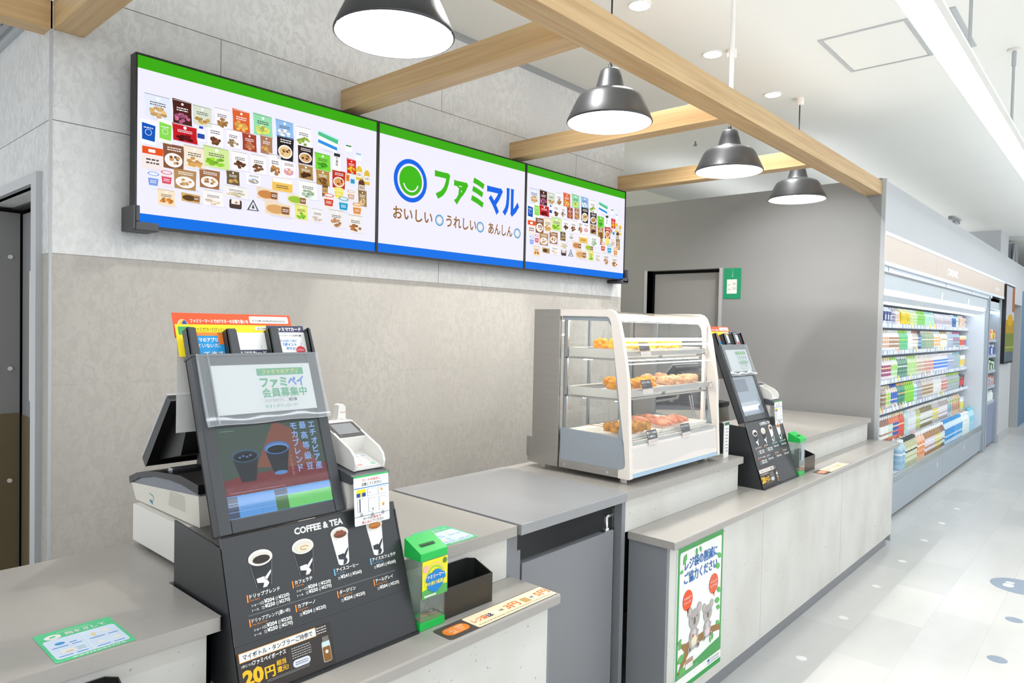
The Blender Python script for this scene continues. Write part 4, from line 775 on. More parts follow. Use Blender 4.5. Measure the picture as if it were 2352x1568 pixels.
def terminal(dx, label, who):
    t = thing('card_terminal', label, 'card terminal', (1.12+dx, 1.6, ZU)); x0, x1 = 1.082+dx, 1.172+dx
    a = MB(); a.prism([(1.515, ZU+.16), (1.70, ZU+.165), (1.70, ZU+.255), (1.51, ZU+.245)], x0-.02, x1-.005, WHITEP); a.build('post', t, bevel=.006)
    a = MB(); a.prism([(1.52, ZU), (1.70, ZU), (1.70, ZU+.165), (1.52, ZU+.16)], x0+.005, x1-.03, WHITEP); a.build('stem', t)
    a = MB(); a.prism([(1.492, 1.178), (1.70, 1.192), (1.70, 1.232), (1.52, 1.206), (1.49, 1.200)], x0-.024, x1+.006, mat('dark_grey_plastic', '#4c4e52', .4, noise_=(30, .04))); a.build('cradle', t, bevel=.004)
    # white shell: floor, two curved cheeks, head with the screen
    a = MB(); a.prism([(1.51, 1.206), (1.66, 1.228), (1.66, 1.25), (1.57, 1.232), (1.51, 1.214)], x0, x1, WHITEP)
    cheek = [(1.508, 1.206), (1.503, 1.225), (1.510, 1.245), (1.53, 1.262), (1.572, 1.280), (1.66, 1.318), (1.70, 1.318), (1.70, 1.236), (1.66, 1.230)]
    for xa, xb in ((x0-.004, x0+.003), (x1-.003, x1+.004)): a.prism(cheek, xa, xb, WHITEP)
    a.prism([(1.60, 1.235), (1.585, 1.283), (1.66, 1.316), (1.70, 1.316), (1.70, 1.236)], x0, x1, WHITEP)
    a.build('terminal_shell', t, bevel=.002)
    a = MB(); V = Vector((0, .075, .033)).normalized(); g = G(a, (x0-.001, 1.586, 1.2852), (1, 0, 0), V, .0006)
    g.rrect(0, 0, .092, .074, BLACKP, 1, .005); g.rect(.012, .013, .08, .066, mat('terminal_lcd', '#8a8d90', .15, noise_=(9, .02)), 2); g.ell(.014, .006, .002, .002, glow('#1fd07a', 1.2), 2, 10); a.build('terminal_screen', t)
    a = MB(); V = Vector((0, .06, .018)).normalized(); g = G(a, (x0+.012, 1.515, 1.2166), (1, 0, 0), V, .0008)
    g.rrect(-.004, -.004, .07, .066, paint('#e9e9e6'), 0, .004)
    for r_ in range(5):
        for c_ in range(3):
            h = '#d9dad8' if r_ else ('#e08a86', '#d9dad8', '#8fcaa4')[c_]
            if r_ == 4: h = '#b9c6d0'
            g.rrect(.004+c_*.021, .003+r_*.012, .020+c_*.021, .011+r_*.012, paint(h), 1, .002)
    a.build('keypad', t)
    # contactless reader bracket: two white prongs joined by a bar
    a = MB(); y = 1.70
    a.prism([(x0-.01, 1.25), (x1+.012, 1.25), (x1+.012, 1.312), (x1+.010, 1.352), (x1+.002, 1.360), (x1-.012, 1.358), (x1-.016, 1.320), (x1-.022, 1.312), (x0+.042, 1.312), (x0+.036, 1.320), (x0+.032, 1.350), (x0+.024, 1.357), (x0+.002, 1.355), (x0-.006, 1.325)], y, y+.025, WHITEP, 'Y')
    g = G(a, (x0-.01, y-.0005, 1.29), (1, 0, 0), (0, 0, 1), .0004); g.greek(.012, .045, .04, .049, 1, paint('#d06a50'), 1); g.rect(.01, .02, .024, .040, paint('#efe6dc'), 1); g.rect(.014, .022, .02, .03, paint('#e09a5a'), 2); g.greek(.092, .044, .11, .048, 1, paint('#d06a50'), 1); g.greek(.04, .01, .085, .014, 1, paint('#9a9a98'), 1)
    a.build('reader_holder', t, bevel=.003)
    # how-to slip hung on the front
    a = MB(); O = Vector((1.052+dx, 1.474, 1.2)); cols = 9; wv = .112
    def S(u, v): return Vector((1.056+dx+u+.010*(1-v/.128)*0, 1.476-.012*math.sin(max(0., (v-.085)/.043)*1.2)*0+.0, 1.074+v))
    g = G(a, (1.060+dx, 1.476, 1.072), (1, 0, 0), (0, .08, .99), .0005); h_ = .128
    g.rrect(0, 0, wv, h_, paint('#f0f1f1'), 1, .004); g.rect(0, h_-.005, wv, h_, paint('#4cc070'), 2)
    if True:
        rd = paint('#e0584a'); g.text('カードの向きに', wv/2, h_-.0165, .0085, rd, 2, w=.058, al='c'); g.text('注意してください', wv/2, h_-.027, .0085, INK_K, 2, w=.064, al='c'); g.rect(0, h_-.0335, wv, h_-.0315, paint('#1f86d0'), 2)
        g.rrect(.008, h_-.055, .036, h_-.036, paint('#f7e218'), 2, .002); g.rect(.008, h_-.055, .019, h_-.045, paint('#1f4aa0'), 3); g.rect(.025, h_-.055, .036, h_-.045, paint('#1f4aa0'), 3)
        for c_, (top, bh) in enumerate(((h_-.060, .034), (h_-.062, .036), (h_-.062, .036))):
            u = .010+c_*.034
            if c_: g.rrect(u-.002, h_-.056, u+.027, h_-.037, paint('#b9bcc0'), 2, .003); g.rrect(u-.0013, h_-.0553, u+.0263, h_-.0377, paint('#f4f4f4'), 3, .003)
            g.rrect(u, top-bh, u+.024, top, paint('#b9bcc0'), 2, .003); g.rrect(u+.0007, top-bh+.0007, u+.0233, top-.0007, paint('#f4f4f4'), 3, .003)
            g.poly([(u+.009, top-bh-.003), (u+.015, top-bh-.003), (u+.015, top-bh-.008), (u+.019, top-bh-.008), (u+.012, top-bh-.0135), (u+.005, top-bh-.008), (u+.009, top-bh-.008)], paint('#a2a6aa'), 2)
        g.rect(.0155, h_-.094, .0185, h_-.060, paint('#2a3a58'), 4); g.rect(.084, h_-.047, .090, h_-.041, paint('#f0a830'), 4); g.rect(.088, h_-.088, .0945, h_-.080, paint('#e8a820'), 4); g.rect(.047, h_-.048, .051, h_-.0465, paint('#55585c'), 4); g.rect(.056, h_-.094, .059, h_-.088, paint('#4a7a54'), 4)
        g.rect(0, .0225, wv, .0235, paint('#2a3a58'), 2); g.text('カードは', .026, .0125, .0078, INK_K, 2, w=.03); g.text('奥まで', .058, .0125, .0078, rd, 2, w=.026, bold=.02); g.text('差し込んで', .022, .0035, .0078, rd, 2, w=.04, bold=.02); g.text('ください', .064, .0035, .0078, INK_K, 2, w=.028)
    a.build('instruction_slip', t)
    return t
def donation_box(dx, label, full):
    t = thing('donation_box', label, 'donation box', (1.25+dx, 1.425, ZL)); x0, x1, y0, y1 = 1.2125+dx, 1.302+dx, 1.392, 1.455
    a = MB(); a.box(x0, x1, y0, y1, ZL+.0005, ZL+.022, GREENP); a.build('base', t, bevel=.001)
    a = MB()
    for q in ((x0+.001, x0+.0035, y0+.001, y1-.001), (x1-.0035, x1-.001, y0+.001, y1-.001)): a.box(*q, ZL+.022, .968, ACRYL)
    for q in ((y0+.001, y0+.0035), (y1-.0035, y1-.001)): a.box(x0+.0035, x1-.0035, *q, ZL+.022, .968, ACRYL)
    a.build('acrylic_body', t)
    a = MB(); prof = [(y0-.003, .965), (y0-.003, .986), (y1+.003, 1.016), (y1+.003, .965)]
    a.prism(prof, x0-.003, x1+.003, GREENP); V = Vector((0, y1-y0+.006, .03)).normalized(); g = G(a, (x0-.003, y0-.003, .986), (1, 0, 0), V, .0006); g.rrect(.018, .024, .072, .037, paint('#10702f'), 1, .003); g.rrect(.021, .026, .069, .032, paint('#0b3d1c'), 2, .002)
    a.build('lid', t, bevel=.0015)
    a = MB()
    for i in range(14):
        a.lathe([(.009, 0), (.010, .0008), (.009, .0016)], (x0+.014+.064*R.random(), y0+.014+.035*R.random(), ZL+.023+i*.0011), mat(('coin_copper', 'coin_silver', 'coin_brass')[i % 3], ('#b08050', '#c0c0bc', '#c2ae6a')[i % 3], .3, metal=.9, noise_=(30, .05)), 14)
    a.build('coins', t)['kind'] = 'stuff'
    a = MB(); g = G(a, (x0+.004, y0-.0012, .862), (1, 0, 0), (0, 0, 1), .0005)
    if full:
        g.rect(0, 0, .091, .101, paint('#f0ea1e'), 1); g.poly([(0, 0), (.091, 0), (.091, .024), (.05, .032), (0, .022)], paint('#56b05a'), 2); g.arc(.045, .058, .036, .036, .006, paint('#f5d36a'), 2, 24, 0, 180); g.arc(.045, .056, .028, .028, .004, paint('#9cd060'), 3, 24, 0, 180)
        for q, (u, v, r_) in enumerate(((.03, .05, .018), (.05, .055, .02), (.066, .048, .017), (.045, .04, .03))): g.ell(u, v, r_, r_*.9, paint('#1a86d0'), 4+.2*q, 20)
        g.rect(.036, .012, .056, .04, paint('#1a86d0'), 5); g.ell(.012, .08, .01, .01, paint('#f2b6a8'), 3, 14); g.ell(.08, .09, .008, .008, paint('#6a8a4a'), 3.3, 14)
        g.text('ファミリーマート', .045, .052, .0125, INK_W, 7, w=.08, al='c', bold=.04); g.text('夢の掛け橋募金', .045, .034, .0115, paint('#f4ee6a'), 7, w=.076, al='c', bold=.04); g.rect(.006, .004, .048, .009, INK_W, 5)
    else:
        g.rrect(.016, -.002, .058, .088, glass('pale_plastic_tag', (.8, .86, .92), .55, (.62, .68, .74), .1), 1, .004); g.ell(.04, .026, .011, .022, paint('#a9b8c6'), 2, 16)
    a.build('label_card', t)
    return t
def coin_tray(x0, x1, label):
    y0, y1 = 1.402, 1.496; a = MB(); th = .003
    def wall(pts): a.loft([pts, ], BLACKP) if False else None
    z0, zf, zb = ZL+.0005, .862, .888
    A = [(x0, y0, zf), (x1, y0, zf), (x1, y1-.02, zb), (x1-.018, y1, zb), (x0+.018, y1, zb), (x0, y1-.02, zb)]; B = [(p[0], p[1], z0) for p in A]
    cx, cy = (x0+x1)/2, (y0+y1)/2
    C_ = [(cx+(p[0]-cx)*(1-2*th/(x1-x0)), cy+(p[1]-cy)*(1-2*th/(y1-y0)), p[2]) for p in A]; D_ = [(p[0], p[1], z0+.004) for p in C_]
    n = 6; vs = B+A+C_+D_; M_ = mat('black_bronze_box', '#3b3730', .35, metal=.3, noise_=(20, .06)); K = mat('matt_black_lining', '#080808', .8, noise_=(20, .05))
    a.add(vs, [(i, (i+1) % n, n+(i+1) % n, n+i) for i in range(n)], M_); a.add(vs, [(n+i, n+(i+1) % n, 2*n+(i+1) % n, 2*n+i) for i in range(n)], M_)
    a.add(vs, [(2*n+i, 2*n+(i+1) % n, 3*n+(i+1) % n, 3*n+i) for i in range(n)], K); a.add(vs, [tuple(range(3*n, 4*n)), tuple(range(n))[::-1]], K)
    return solo('tray_box', a, label, 'box', loc=Vector((cx, cy, z0)))
def bag_sticker(dx, label, pale):
    a = MB(); g = G(a, (1.238+dx, 1.298, ZL+.0003), (1, 0, 0), (0, 1, 0), .0003); wl, h_ = .452, .077
    g.rrect(0, 0, wl, h_, paint('#4a413e'), 1, .012); cr = paint('#f5e6c4'); g.rrect(.107, .002, wl-.003, h_-.003, cr, 2, .006)
    o_, k_ = (paint('#ee7a34'), paint('#2a3a66')) if not pale else (paint('#eea48a'), paint('#e8b89c'))
    g.rrect(.012, .018, .098, .06, paint('#f08420') if not pale else paint('#ee8f6a'), 2, .02)
    for i, s in enumerate(('プラスチック製買物袋', '有料化にご協力を', 'お願いします')): g.text(s, .055, .046-.011*i, .008, cr, 3, w=.062-.008*i, al='c', bold=.03)
    g.text('レジ袋は', .118, .030, .026, o_, 3, w=.075, bold=.03); g.text('は', .175, .030, .024, k_, 4, bold=.03)
    for u, s in ((.232, '3円'), (.366, '5円')): g.text('1枚', u-.006, .034, .013, k_, 3, bold=.02); g.text(s, u+.022, .028, .036, o_, 3, w=.056, bold=.05)
    g.rrect(.203, .03, .218, .05, paint('#f4f0e6'), 3, .003); g.rrect(.325, .022, .352, .052, paint('#c8a060'), 3, .002); g.greek(.118, .008, wl-.012, .018, 1, paint('#a8977c'), 3, .35)
    return solo('counter_sticker', a, label, 'sticker')
def guide_sheet(x0, label):
    a = MB(); g = G(a, (x0, 1.488, ZU+.0003), (1, 0, 0), (0, 1, 0), .0003); gn = paint('#58c98e'); pw = paint('#d5e4f6'); b_ = paint('#2f84d4')
    g.rrect(0, 0, .142, .16, gn, 1, .006); g.rrect(.006, .014, .136, .116, pw, 2, .008); g.ell(.028, .128, .015, .013, INK_W, 3, 24); g.text('指をさして', .05, .124, .017, INK_W, 3, w=.075, bold=.04); g.text('☞', .02, .124, .013, gn, 4) if False else g.poly([(.021, .126), (.030, .124), (.035, .130), (.028, .133), (.024, .131)], gn, 4)
    g.greek(.04, .142, .1, .147, 1, INK_W, 3, .4); g.rect(.070, .016, .0725, .114, paint('#e4edf8'), 3)
    for u in (.012, .078):
        g.line(u+.0, .070, u+.028, .070, .0028, b_, 3); g.line(u+.034, .070, u+.052, .070, .0028, b_, 3); g.line(u, .024, u+.024, .024, .0028, b_, 3); g.line(u+.03, .024, u+.05, .024, .0028, b_, 3)
    g.ell(.03, .088, .009, .007, paint('#3f9adc'), 3, 16); g.rect(.045, .08, .058, .083, b_, 3); g.rrect(.02, .034, .046, .054, INK_W, 3, .003); g.rect(.028, .038, .040, .043, paint('#f0c090'), 4); g.rrect(.048, .036, .062, .052, paint('#b8cfdc'), 3, .002); g.ell(.09, .088, .004, .011, paint('#ead8a0'), 3, 12); g.ell(.114, .094, .007, .006, paint('#f4ecd8'), 3, 12); g.rrect(.084, .036, .096, .048, INK_W, 3, .002); g.ell(.12, .044, .007, .005, paint('#f4ecd8'), 3, 12)
    g.greek(.03, .003, .125, .011, 1, INK_W, 3, .5)
    return solo('guide_sheet', a, label, 'sticker')
for dx, st, dp, near in ((0, 'near customer display', 0, True), (2.80, 'far customer display', 0, False)):
    menu_stand(dx, 'black menu stand of coffee and tea with a lit screen standing on top of it' if near else 'black menu stand of coffee and tea standing past the food warmer, blank screen on top')
    t, P, Nn, slab = customer_display(dx, 'dark framed customer display lit with two coffee cups, on the near menu stand' if near else 'dark framed customer display with a blank grey screen, past the food warmer', near)
    card_set(dx, P, Nn, st, near)
    register(dx, 'white cash register with a black operator screen behind the near menu stand' if near else 'white cash register half hidden between the food warmer and the far menu stand', st)
    terminal(dx, 'white card terminal with keypad and hanging instruction slip beside the near display' if near else 'white card terminal with a hanging instruction slip beside the far display', st)
    donation_box(dx, 'clear donation box with green lid and a blue and yellow label' if near else 'clear donation box with green lid and a plain tag, beside the far menu stand', near)
coin_tray(1.308, 1.502, 'open black tray box beside the donation box with the blue and yellow label'); coin_tray(4.108, 4.302, 'open black tray box beside the donation box at the far menu stand')
coin_tray(.302, .504, 'open black tray box cut off by the bottom edge at the lower left')
bag_sticker(0, 'shopping bag price sticker with orange numbers on the ledge of the near counter', False); bag_sticker(2.938, 'pale shopping bag price sticker on the ledge beyond the far menu stand', True)
guide_sheet(.40, 'green and pale blue pointing guide on the worktop in the lower left corner'); guide_sheet(1.388, 'green and pale blue pointing guide on the worktop behind the donation box')
# pink strip and rating label on the register flank, small notice beside the warmer
m = MB(); m.box(.7865, .7872, 1.76, 1.90, 1.072, 1.082, paint('#e58ac8')); solo('pink_strip', m, 'pink strip on the flank of the near cash register', 'strip')
m = MB(); m.box(3.345, 3.397, 1.535, 1.54, ZU+.0003, 1.125, PAPER); g = G(m, (3.345, 1.5345, ZU-.035), (1, 0, 0), (0, 0, 1)); g.rect(.0, .2, .052, .215, paint('#2a6a4a'), 1); g.greek(.012, .06, .04, .19, 8, paint('#8a8c8a'), 1, .3)
solo('notice_stand', m, 'slim white notice with a green edge wedged behind the food warmer', 'notice')

# ================================================================== POSTER ON THE COUNTER FRONT
def poster():
    a = MB(); W_, H_ = .412, .588; x0, z0 = 2.486, .134; a.box(x0, x0+W_, 1.3225, 1.3245, z0, z0+H_, PAPER)
    g = G(a, (x0, 1.3222, z0), (1, 0, 0), (0, 0, 1), .0004)
    gn, gl, bw, br = paint('#4aa158'), paint('#5cb85e'), paint('#f4f5f2'), paint('#9a7442'); bl = paint('#1f6ab4'); od, og = paint('#ee5216'), paint('#e86440')
    def vv(f): return H_*(1-f)
    g.rect(0, 0, W_, H_, paint('#d9efe0'), 1); g.rect(.006, 0, W_, H_, gn, 2); g.rrect(.022, vv(.86), W_-.016, vv(.035), bw, 3, .012)
    g.poly([(.006, vv(.905)), (W_, vv(.905)), (W_, vv(.80)), (W_*.72, vv(.82)), (W_*.45, vv(.845)), (.006, vv(.86))], gn, 4)
    g.rect(.0, vv(.965), W_, vv(.905), bw, 5); g.rect(0, 0, W_, vv(.965), paint('#2fa04c'), 5)
    # branch
    g.poly([(.02, vv(.87)), (.05, vv(.80)), (.075, vv(.735)), (.05, vv(.70)), (.028, vv(.685)), (.03, vv(.665)), (.09, vv(.685)), (.16, vv(.685)), (.25, vv(.68)), (.32, vv(.685)), (W_-.016, vv(.70)), (W_-.016, vv(.75)), (.33, vv(.735)), (.26, vv(.745)), (.22, vv(.74)), (.16, vv(.76)), (.115, vv(.765)), (.085, vv(.81)), (.045, vv(.87))], br, 6)
    def koala(u, v, s, bib):
        kb, kd, kin = paint('#b3aeab'), paint('#6e665e'), paint('#c9b9b6')
        g.ell(u-.003*s, v-.075*s, .038*s, .046*s, kb, 7, 22); g.ell(u, v-.078*s, .026*s, .036*s, paint('#cfccc9'), 8, 20); g.poly([(u-.024*s, v-.066*s), (u+.026*s, v-.066*s), (u+.02*s, v-.104*s), (u-.02*s, v-.104*s)], paint(bib), 9)
        for s_ in (-1, 1):
            g.ell(u+s_*.040*s, v+.036*s, .020*s, .021*s, kb, 7, 18); g.ell(u+s_*.040*s, v+.036*s, .012*s, .013*s, kin, 8, 16); g.ell(u+s_*.034*s, v-.112*s, .016*s, .014*s, kb, 9, 16); g.ell(u+s_*.034*s, v-.112*s, .009*s, .008*s, kd, 10, 12); g.line(u+s_*.034*s, v-.052*s, u+s_*.016*s, v-.075*s, .014*s, kb, 10)
        g.ell(u, v, .045*s, .040*s, kb, 9, 26); g.ell(u, v-.008*s, .0095*s, .016*s, kd, 10, 18)
        for s_ in (-1, 1): g.ell(u+s_*.021*s, v+.008*s, .0045*s, .006*s, kd, 10, 12); g.ell(u+s_*.0222*s, v+.010*s, .0014*s, .0018*s, INK_W, 11, 8)
    koala(.155, vv(.545), 1.05, '#efe6c4'); koala(.276, vv(.565), .88, '#e9d3d6'); g.ell(.145, vv(.67)+.006, .007, .007, od, 12, 12)
    for u, f, r_, c, s1, s2, q in ((.092, .385, .042, od, 'そのままで', 'いいよ!', -1), (.325, .372, .043, og, 'マイバッグ', 'もっているよ!', 1)):
        g.ell(u, vv(f), r_, r_*1.0, c, 7, 30); g.poly([(u-.007, vv(f)-r_*.9), (u+.008, vv(f)-r_*.9), (u+.012*(1 if q > 0 else .6), vv(f)-r_*1.38)], c, 7); g.text(s1, u, vv(f)+.005, .0125, INK_W, 8, w=.064, al='c', bold=.02); g.text(s2, u, vv(f)-.012, .0125, INK_W, 8, w=.06, al='c', bold=.02)
    g.text('レジ袋の削減に', .062, vv(.165), .050, bl, 7, w=.29, bold=.03); g.text('ご協力ください。', .058, vv(.258), .050, bl, 7, w=.315, bold=.03)
    def leaf(u, v, L, ang):
        c_, s_ = math.cos(ang), math.sin(ang); pts = [(0, 0), (.3, .26), (.65, .22), (1, 0), (.65, -.22), (.3, -.26)]; g.poly([(u+L*(p*c_-q*s_), v+L*(p*s_+q*c_)) for p, q in pts], gl, 8)
    for u, f, L, an in ((.075, .055, .05, -2.2), (.05, .16, .03, -2.9), (.16, .045, .035, -1.5), (.19, .045, .03, -1.2), (W_-.02, .20, .045, 2.6), (W_-.03, .265, .05, 2.9), (W_-.02, .46, .045, 2.5), (W_-.025, .52, .05, 3.0), (W_-.02, .58, .04, 2.8), (W_-.02, .70, .04, 2.7), (.02, .66, .035, .5), (.025, .70, .035, .8), (.02, .79, .06, .4), (.03, .85, .06, -.2), (.31, .80, .03, 1.9), (.325, .79, .035, 1.5)): leaf(u, vv(f), L, an)
    g.rect(.085, vv(.875), .15, vv(.805), bw, 7); g.rect(.085, vv(.835), .15, vv(.805), paint('#b98f76'), 8)
    for u in (.085, .1485): g.rect(u, vv(.875), u+.0015, vv(.805), paint('#c8a898'), 9)
    for u in (.108, .128): g.rect(u, vv(.87), u+.004, vv(.838), paint('#d8d6cf'), 8)
    g.greek(.02, vv(.90), .20, vv(.87), 3, paint('#a9d8b4'), 7, .3); g.rrect(.285, vv(.937), .305, vv(.918), bl, 7, .003); g.greek(.31, vv(.937), .395, vv(.918), 2, paint('#7c8288'), 7, .4); g.greek(.285, vv(.955), .395, vv(.943), 1, paint('#7c8288'), 7, .5); g.text('●●●', .03, vv(.955), .02, paint('#9aa0a4'), 7) if False else None
    return solo('counter_poster', a, 'green edged poster with two koalas and blue lettering on the counter front', 'poster')
poster()
# floor stickers
FG = mat('slate_floor_vinyl', '#8b98a8', .45, noise_=(12, .03)); FW = mat('white_floor_vinyl', '#f2f3f2', .4, noise_=(12, .01))
for i, x in enumerate((3.471, 4.131, 4.791, 5.451, 6.122, 6.79, 7.45)):
    m = MB(); m.lathe([(.026, 0), (.026, .0004)], (x, 1.165, .0002), FW, 24); solo('floor_dot', m, 'small white round floor sticker in the line along the counter', 'floor sticker', 'white floor dots along the counter')
for x, lb in ((4.147, 'plain slate grey round floor sticker, the one nearer the bottom edge'), (4.79, 'plain slate grey round floor sticker beside the footprint sticker')):
    m = MB(); m.lathe([(.043, 0), (.043, .0004)], (x, .457, .0002), FG, 32); solo('floor_dot', m, lb, 'floor sticker')
m = MB(); m.lathe([(.158, 0), (.158, .0004)], (5.45, .497, .0002), FG, 48); g = G(m, (5.45, .497, .0006), (1, 0, 0), (0, 1, 0), .0003)
for dv in (.055, -.055): g.rrect(-.062, dv-.026, .012, dv+.03, FW, 1, .024); g.rrect(.022, dv-.024, .058, dv+.024, FW, 1, .015)
solo('standing_mark', m, 'large slate grey round floor mark with white footprints', 'floor sticker')

# ================================================================== FOOD WARMER
FX0, FX1 = 2.45, 3.28
def warmer():
    t = thing('food_warmer', 'glass fronted food warmer on the long counter', 'food warmer', ((FX0+FX1)/2, 1.8, ZU))
    OUT = [(1.527, .970), (1.537, 1.16), (1.547, 1.355), (1.562, 1.45), (1.58, 1.545), (1.598, 1.615), (1.612, 1.648), (1.628, 1.664), (1.650, 1.671), (1.905, 1.671)]
    INN = [(1.905, 1.643), (1.662, 1.643), (1.648, 1.636), (1.638, 1.618), (1.623, 1.52), (1.607, 1.418), (1.582, 1.25), (1.562, 1.12), (1.552, 1.04), (1.553, 1.022), (1.562, 1.010), (1.585, 1.004), (1.585, .970)]
    for xa, xb in ((FX0, FX0+.022), (FX1-.022, FX1)):
        a = MB(); a.prism(OUT+INN, xa, xb, CREAM); a.build('side_frame', t, bevel=.005, seg=3)
    # painted glass sides
    BG = mat('blue_grey_painted_glass', '#9aa3ab', .3, noise_=(6, .02))
    for xa in (FX0+.010, FX1-.012):
        a = MB(); a.prism([(1.90, 1.004), (1.57, 1.004), (1.556, 1.03), (1.572, 1.118), (1.578, 1.128), (1.60, 1.137), (1.88, 1.147), (1.90, 1.147)], xa, xa+.002, BG); a.build('side_panel', t); a = MB(); a.prism([(1.60, 1.137), (1.578, 1.126), (1.566, 1.118), (1.612, 1.418), (1.642, 1.615), (1.655, 1.640), (1.90, 1.643), (1.90, 1.625), (1.66, 1.622), (1.64, 1.595), (1.618, 1.42), (1.59, 1.19)], xa, xa+.002, BG); a.build('side_border', t)
        a = MB(); a.poly([(xa+.001, 1.90, 1.147), (xa+.001, 1.60, 1.137), (xa+.001, 1.59, 1.19), (xa+.001, 1.618, 1.42), (xa+.001, 1.64, 1.595), (xa+.001, 1.66, 1.622), (xa+.001, 1.90, 1.625)], GLASS); a.build('side_glass', t)
        a = MB(); a.prism([(1.585, .970), (1.90, .970), (1.90, 1.004), (1.585, 1.004)], xa-.006, xa+.004, STEEL)
        for y in (1.87, 1.64): a.prism([(y+.006*math.cos(k*math.tau/10), .985+.006*math.sin(k*math.tau/10)) for k in range(10)], xa-.008, xa-.005, CHROME)
        a.build('side_rail', t)
    # stainless rear body
    a = MB()
    for xa, xb in ((FX0-.002, FX0+.012), (FX1-.012, FX1+.002)): a.box(xa, xb, 1.905, 2.055, .970, 1.672, STEEL)
    a.box(FX0+.012, FX1-.012, 1.905, 2.055, 1.655, 1.672, STEEL); a.box(FX0+.012, FX1-.012, 1.585, 2.055, .970, 1.0, STEEL); a.build('rear_body', t, bevel=.0015)
    a = MB(); a.box(FX0-.001, FX1+.001, 2.055, 2.088, .995, 1.088, STEEL); a.box(FX0+.003, FX1-.003, 2.056, 2.085, .972, .995, STEEL); a.build('control_box', t, bevel=.002)
    a = MB(); xm = (FX0+FX1)/2
    for x in (xm-.006, FX0+.02, FX1-.03): a.box(x, x+.012, 2.035, 2.047, 1.09, 1.655, ALU)
    a.box(FX0+.012, FX1-.012, 2.03, 2.05, 1.09, 1.105, ALU); a.build('rear_door_frame', t)
    a = MB(); a.poly([(FX0+.03, 2.04, 1.105), (xm, 2.04, 1.105), (xm, 2.04, 1.655), (FX0+.03, 2.04, 1.655)], GLASS); a.poly([(xm, 2.045, 1.105), (FX1-.03, 2.045, 1.105), (FX1-.03, 2.045, 1.655), (xm, 2.045, 1.655)], GLASS); a.build('rear_glass', t)
    # curved front glass, lower apron
    fr = [(1.531, 1.105), (1.545, 1.27), (1.556, 1.37), (1.572, 1.465), (1.588, 1.548), (1.604, 1.612), (1.618, 1.645), (1.636, 1.659), (1.660, 1.664), (1.905, 1.665)]
    a = MB(); vs = [(x, y, z) for x in (FX0+.02, FX1-.02) for y, z in fr]; n = len(fr); a.add(vs, [(i, i+1, n+i+1, n+i) for i in range(n-1)], glass('front_glass', (.97, .985, .985), refl=1.3), True); a.build('front_glass', t)
    a = MB(); a.prism([(1.533, .990), (1.541, 1.105), (1.551, 1.105), (1.543, .990)], FX0+.02, FX1-.02, CREAM); a.prism([(1.531, .972), (1.533, .990), (1.543, .990), (1.541, .972)], FX0+.02, FX1-.02, mat('pale_blue_film', '#a9c4da', .25, noise_=(9, .03))); a.build('front_apron', t)
    a = MB(); pts = []
    for r_ in range(6):
        pts.append([(FX0+.03+(FX1-FX0-.06)*i/24, 1.5305+.0085*r_/5+.0018*math.sin(i*1.9+r_*1.3), 1.010+.085*r_/5-.012*math.sin(i*.26)*(1-r_/5)) for i in range(25)])
    a.add([p for q in pts for p in q], [(r_*25+i, r_*25+i+1, r_*25+26+i, r_*25+25+i) for r_ in range(5) for i in range(24)], glass('crinkled_wrap', (.97, .97, .97), .18, (.9, .9, .9), .08, 1.6), True); a.build('plastic_wrap', t)
    # white uprights and the top LED bar
    a = MB()
    a.box(FX1-.045, FX1-.024, 1.60, 1.615, 1.14, 1.64, CREAM); a.box(FX0+.024, FX0+.034, 1.88, 1.90, 1.14, 1.64, ALU); a.box(FX1-.034, FX1-.024, 1.88, 1.90, 1.14, 1.64, ALU); a.build('upright', t)
    a = MB(); a.box(FX0+.025, FX1-.03, 1.626, 1.648, 1.632, 1.650, WHITEP); a.box(FX0+.03, FX1-.035, 1.622, 1.632, 1.625, 1.631, WLED); a.build('top_lamp', t)
    a = MB(); a.tube([(FX0+.03, 1.612, 1.546), (FX1-.03, 1.612, 1.546)], .0065, WLED, 10); a.build('lamp_tube', t)  # glowing tube stands in for a bright reflection on the front glass
    for z in (1.455, 1.285):
        a = MB(); a.box(FX0+.05, FX1-.05, 1.632, 1.642, z-.004, z, WLED); a.box(FX0+.05, FX1-.05, 1.80, 1.81, z-.004, z, WLED); a.build('shelf_lamp', t)  # glowing strips added under the shelves to brighten the food
    # rails in front of each level, shelf plates under the trays
    RA = mat('rail_aluminium', '#c9cbcb', .22, metal=.85, noise_=(12, .03))
    for y, z in ((1.597, 1.487), (1.572, 1.325), (1.548, 1.112)):
        a = MB(); a.prism([(y, z-.011), (y-.006, z+.009), (y+.001, z+.011), (y+.010, z-.009)], FX0+.025, FX1-.028, RA)
        for x in (FX0+.025, FX1-.045): a.box(x, x+.018, y-.004, y+.02, z-.015, z+.013, CREAM)
        a.build('shelf_rail', t)
    for z, y in ((1.462, 1.62), (1.292, 1.60)):
        a = MB(); a.box(FX0+.024, FX1-.024, y, 1.89, z-.006, z, STEEL); a.build('shelf', t)
    a = MB(); a.box(FX0+.014, FX1-.014, 1.565, 1.90, 1.118, 1.124, mat('case_floor', '#d8d6cf', .35, noise_=(9, .02))); a.build('floor_plate', t)
    a = MB()
    for x in (FX0+.047, FX1-.047):
        for y in (1.587, 2.02): a.lathe([(.014, .0005), (.017, .026)], (x, y, ZU), CREAM, 14)
    a.build('feet', t)
    return t
warmer()
TRAYM = mat('ivory_tray', '#f6f2ea', .35, noise_=(10, .015))
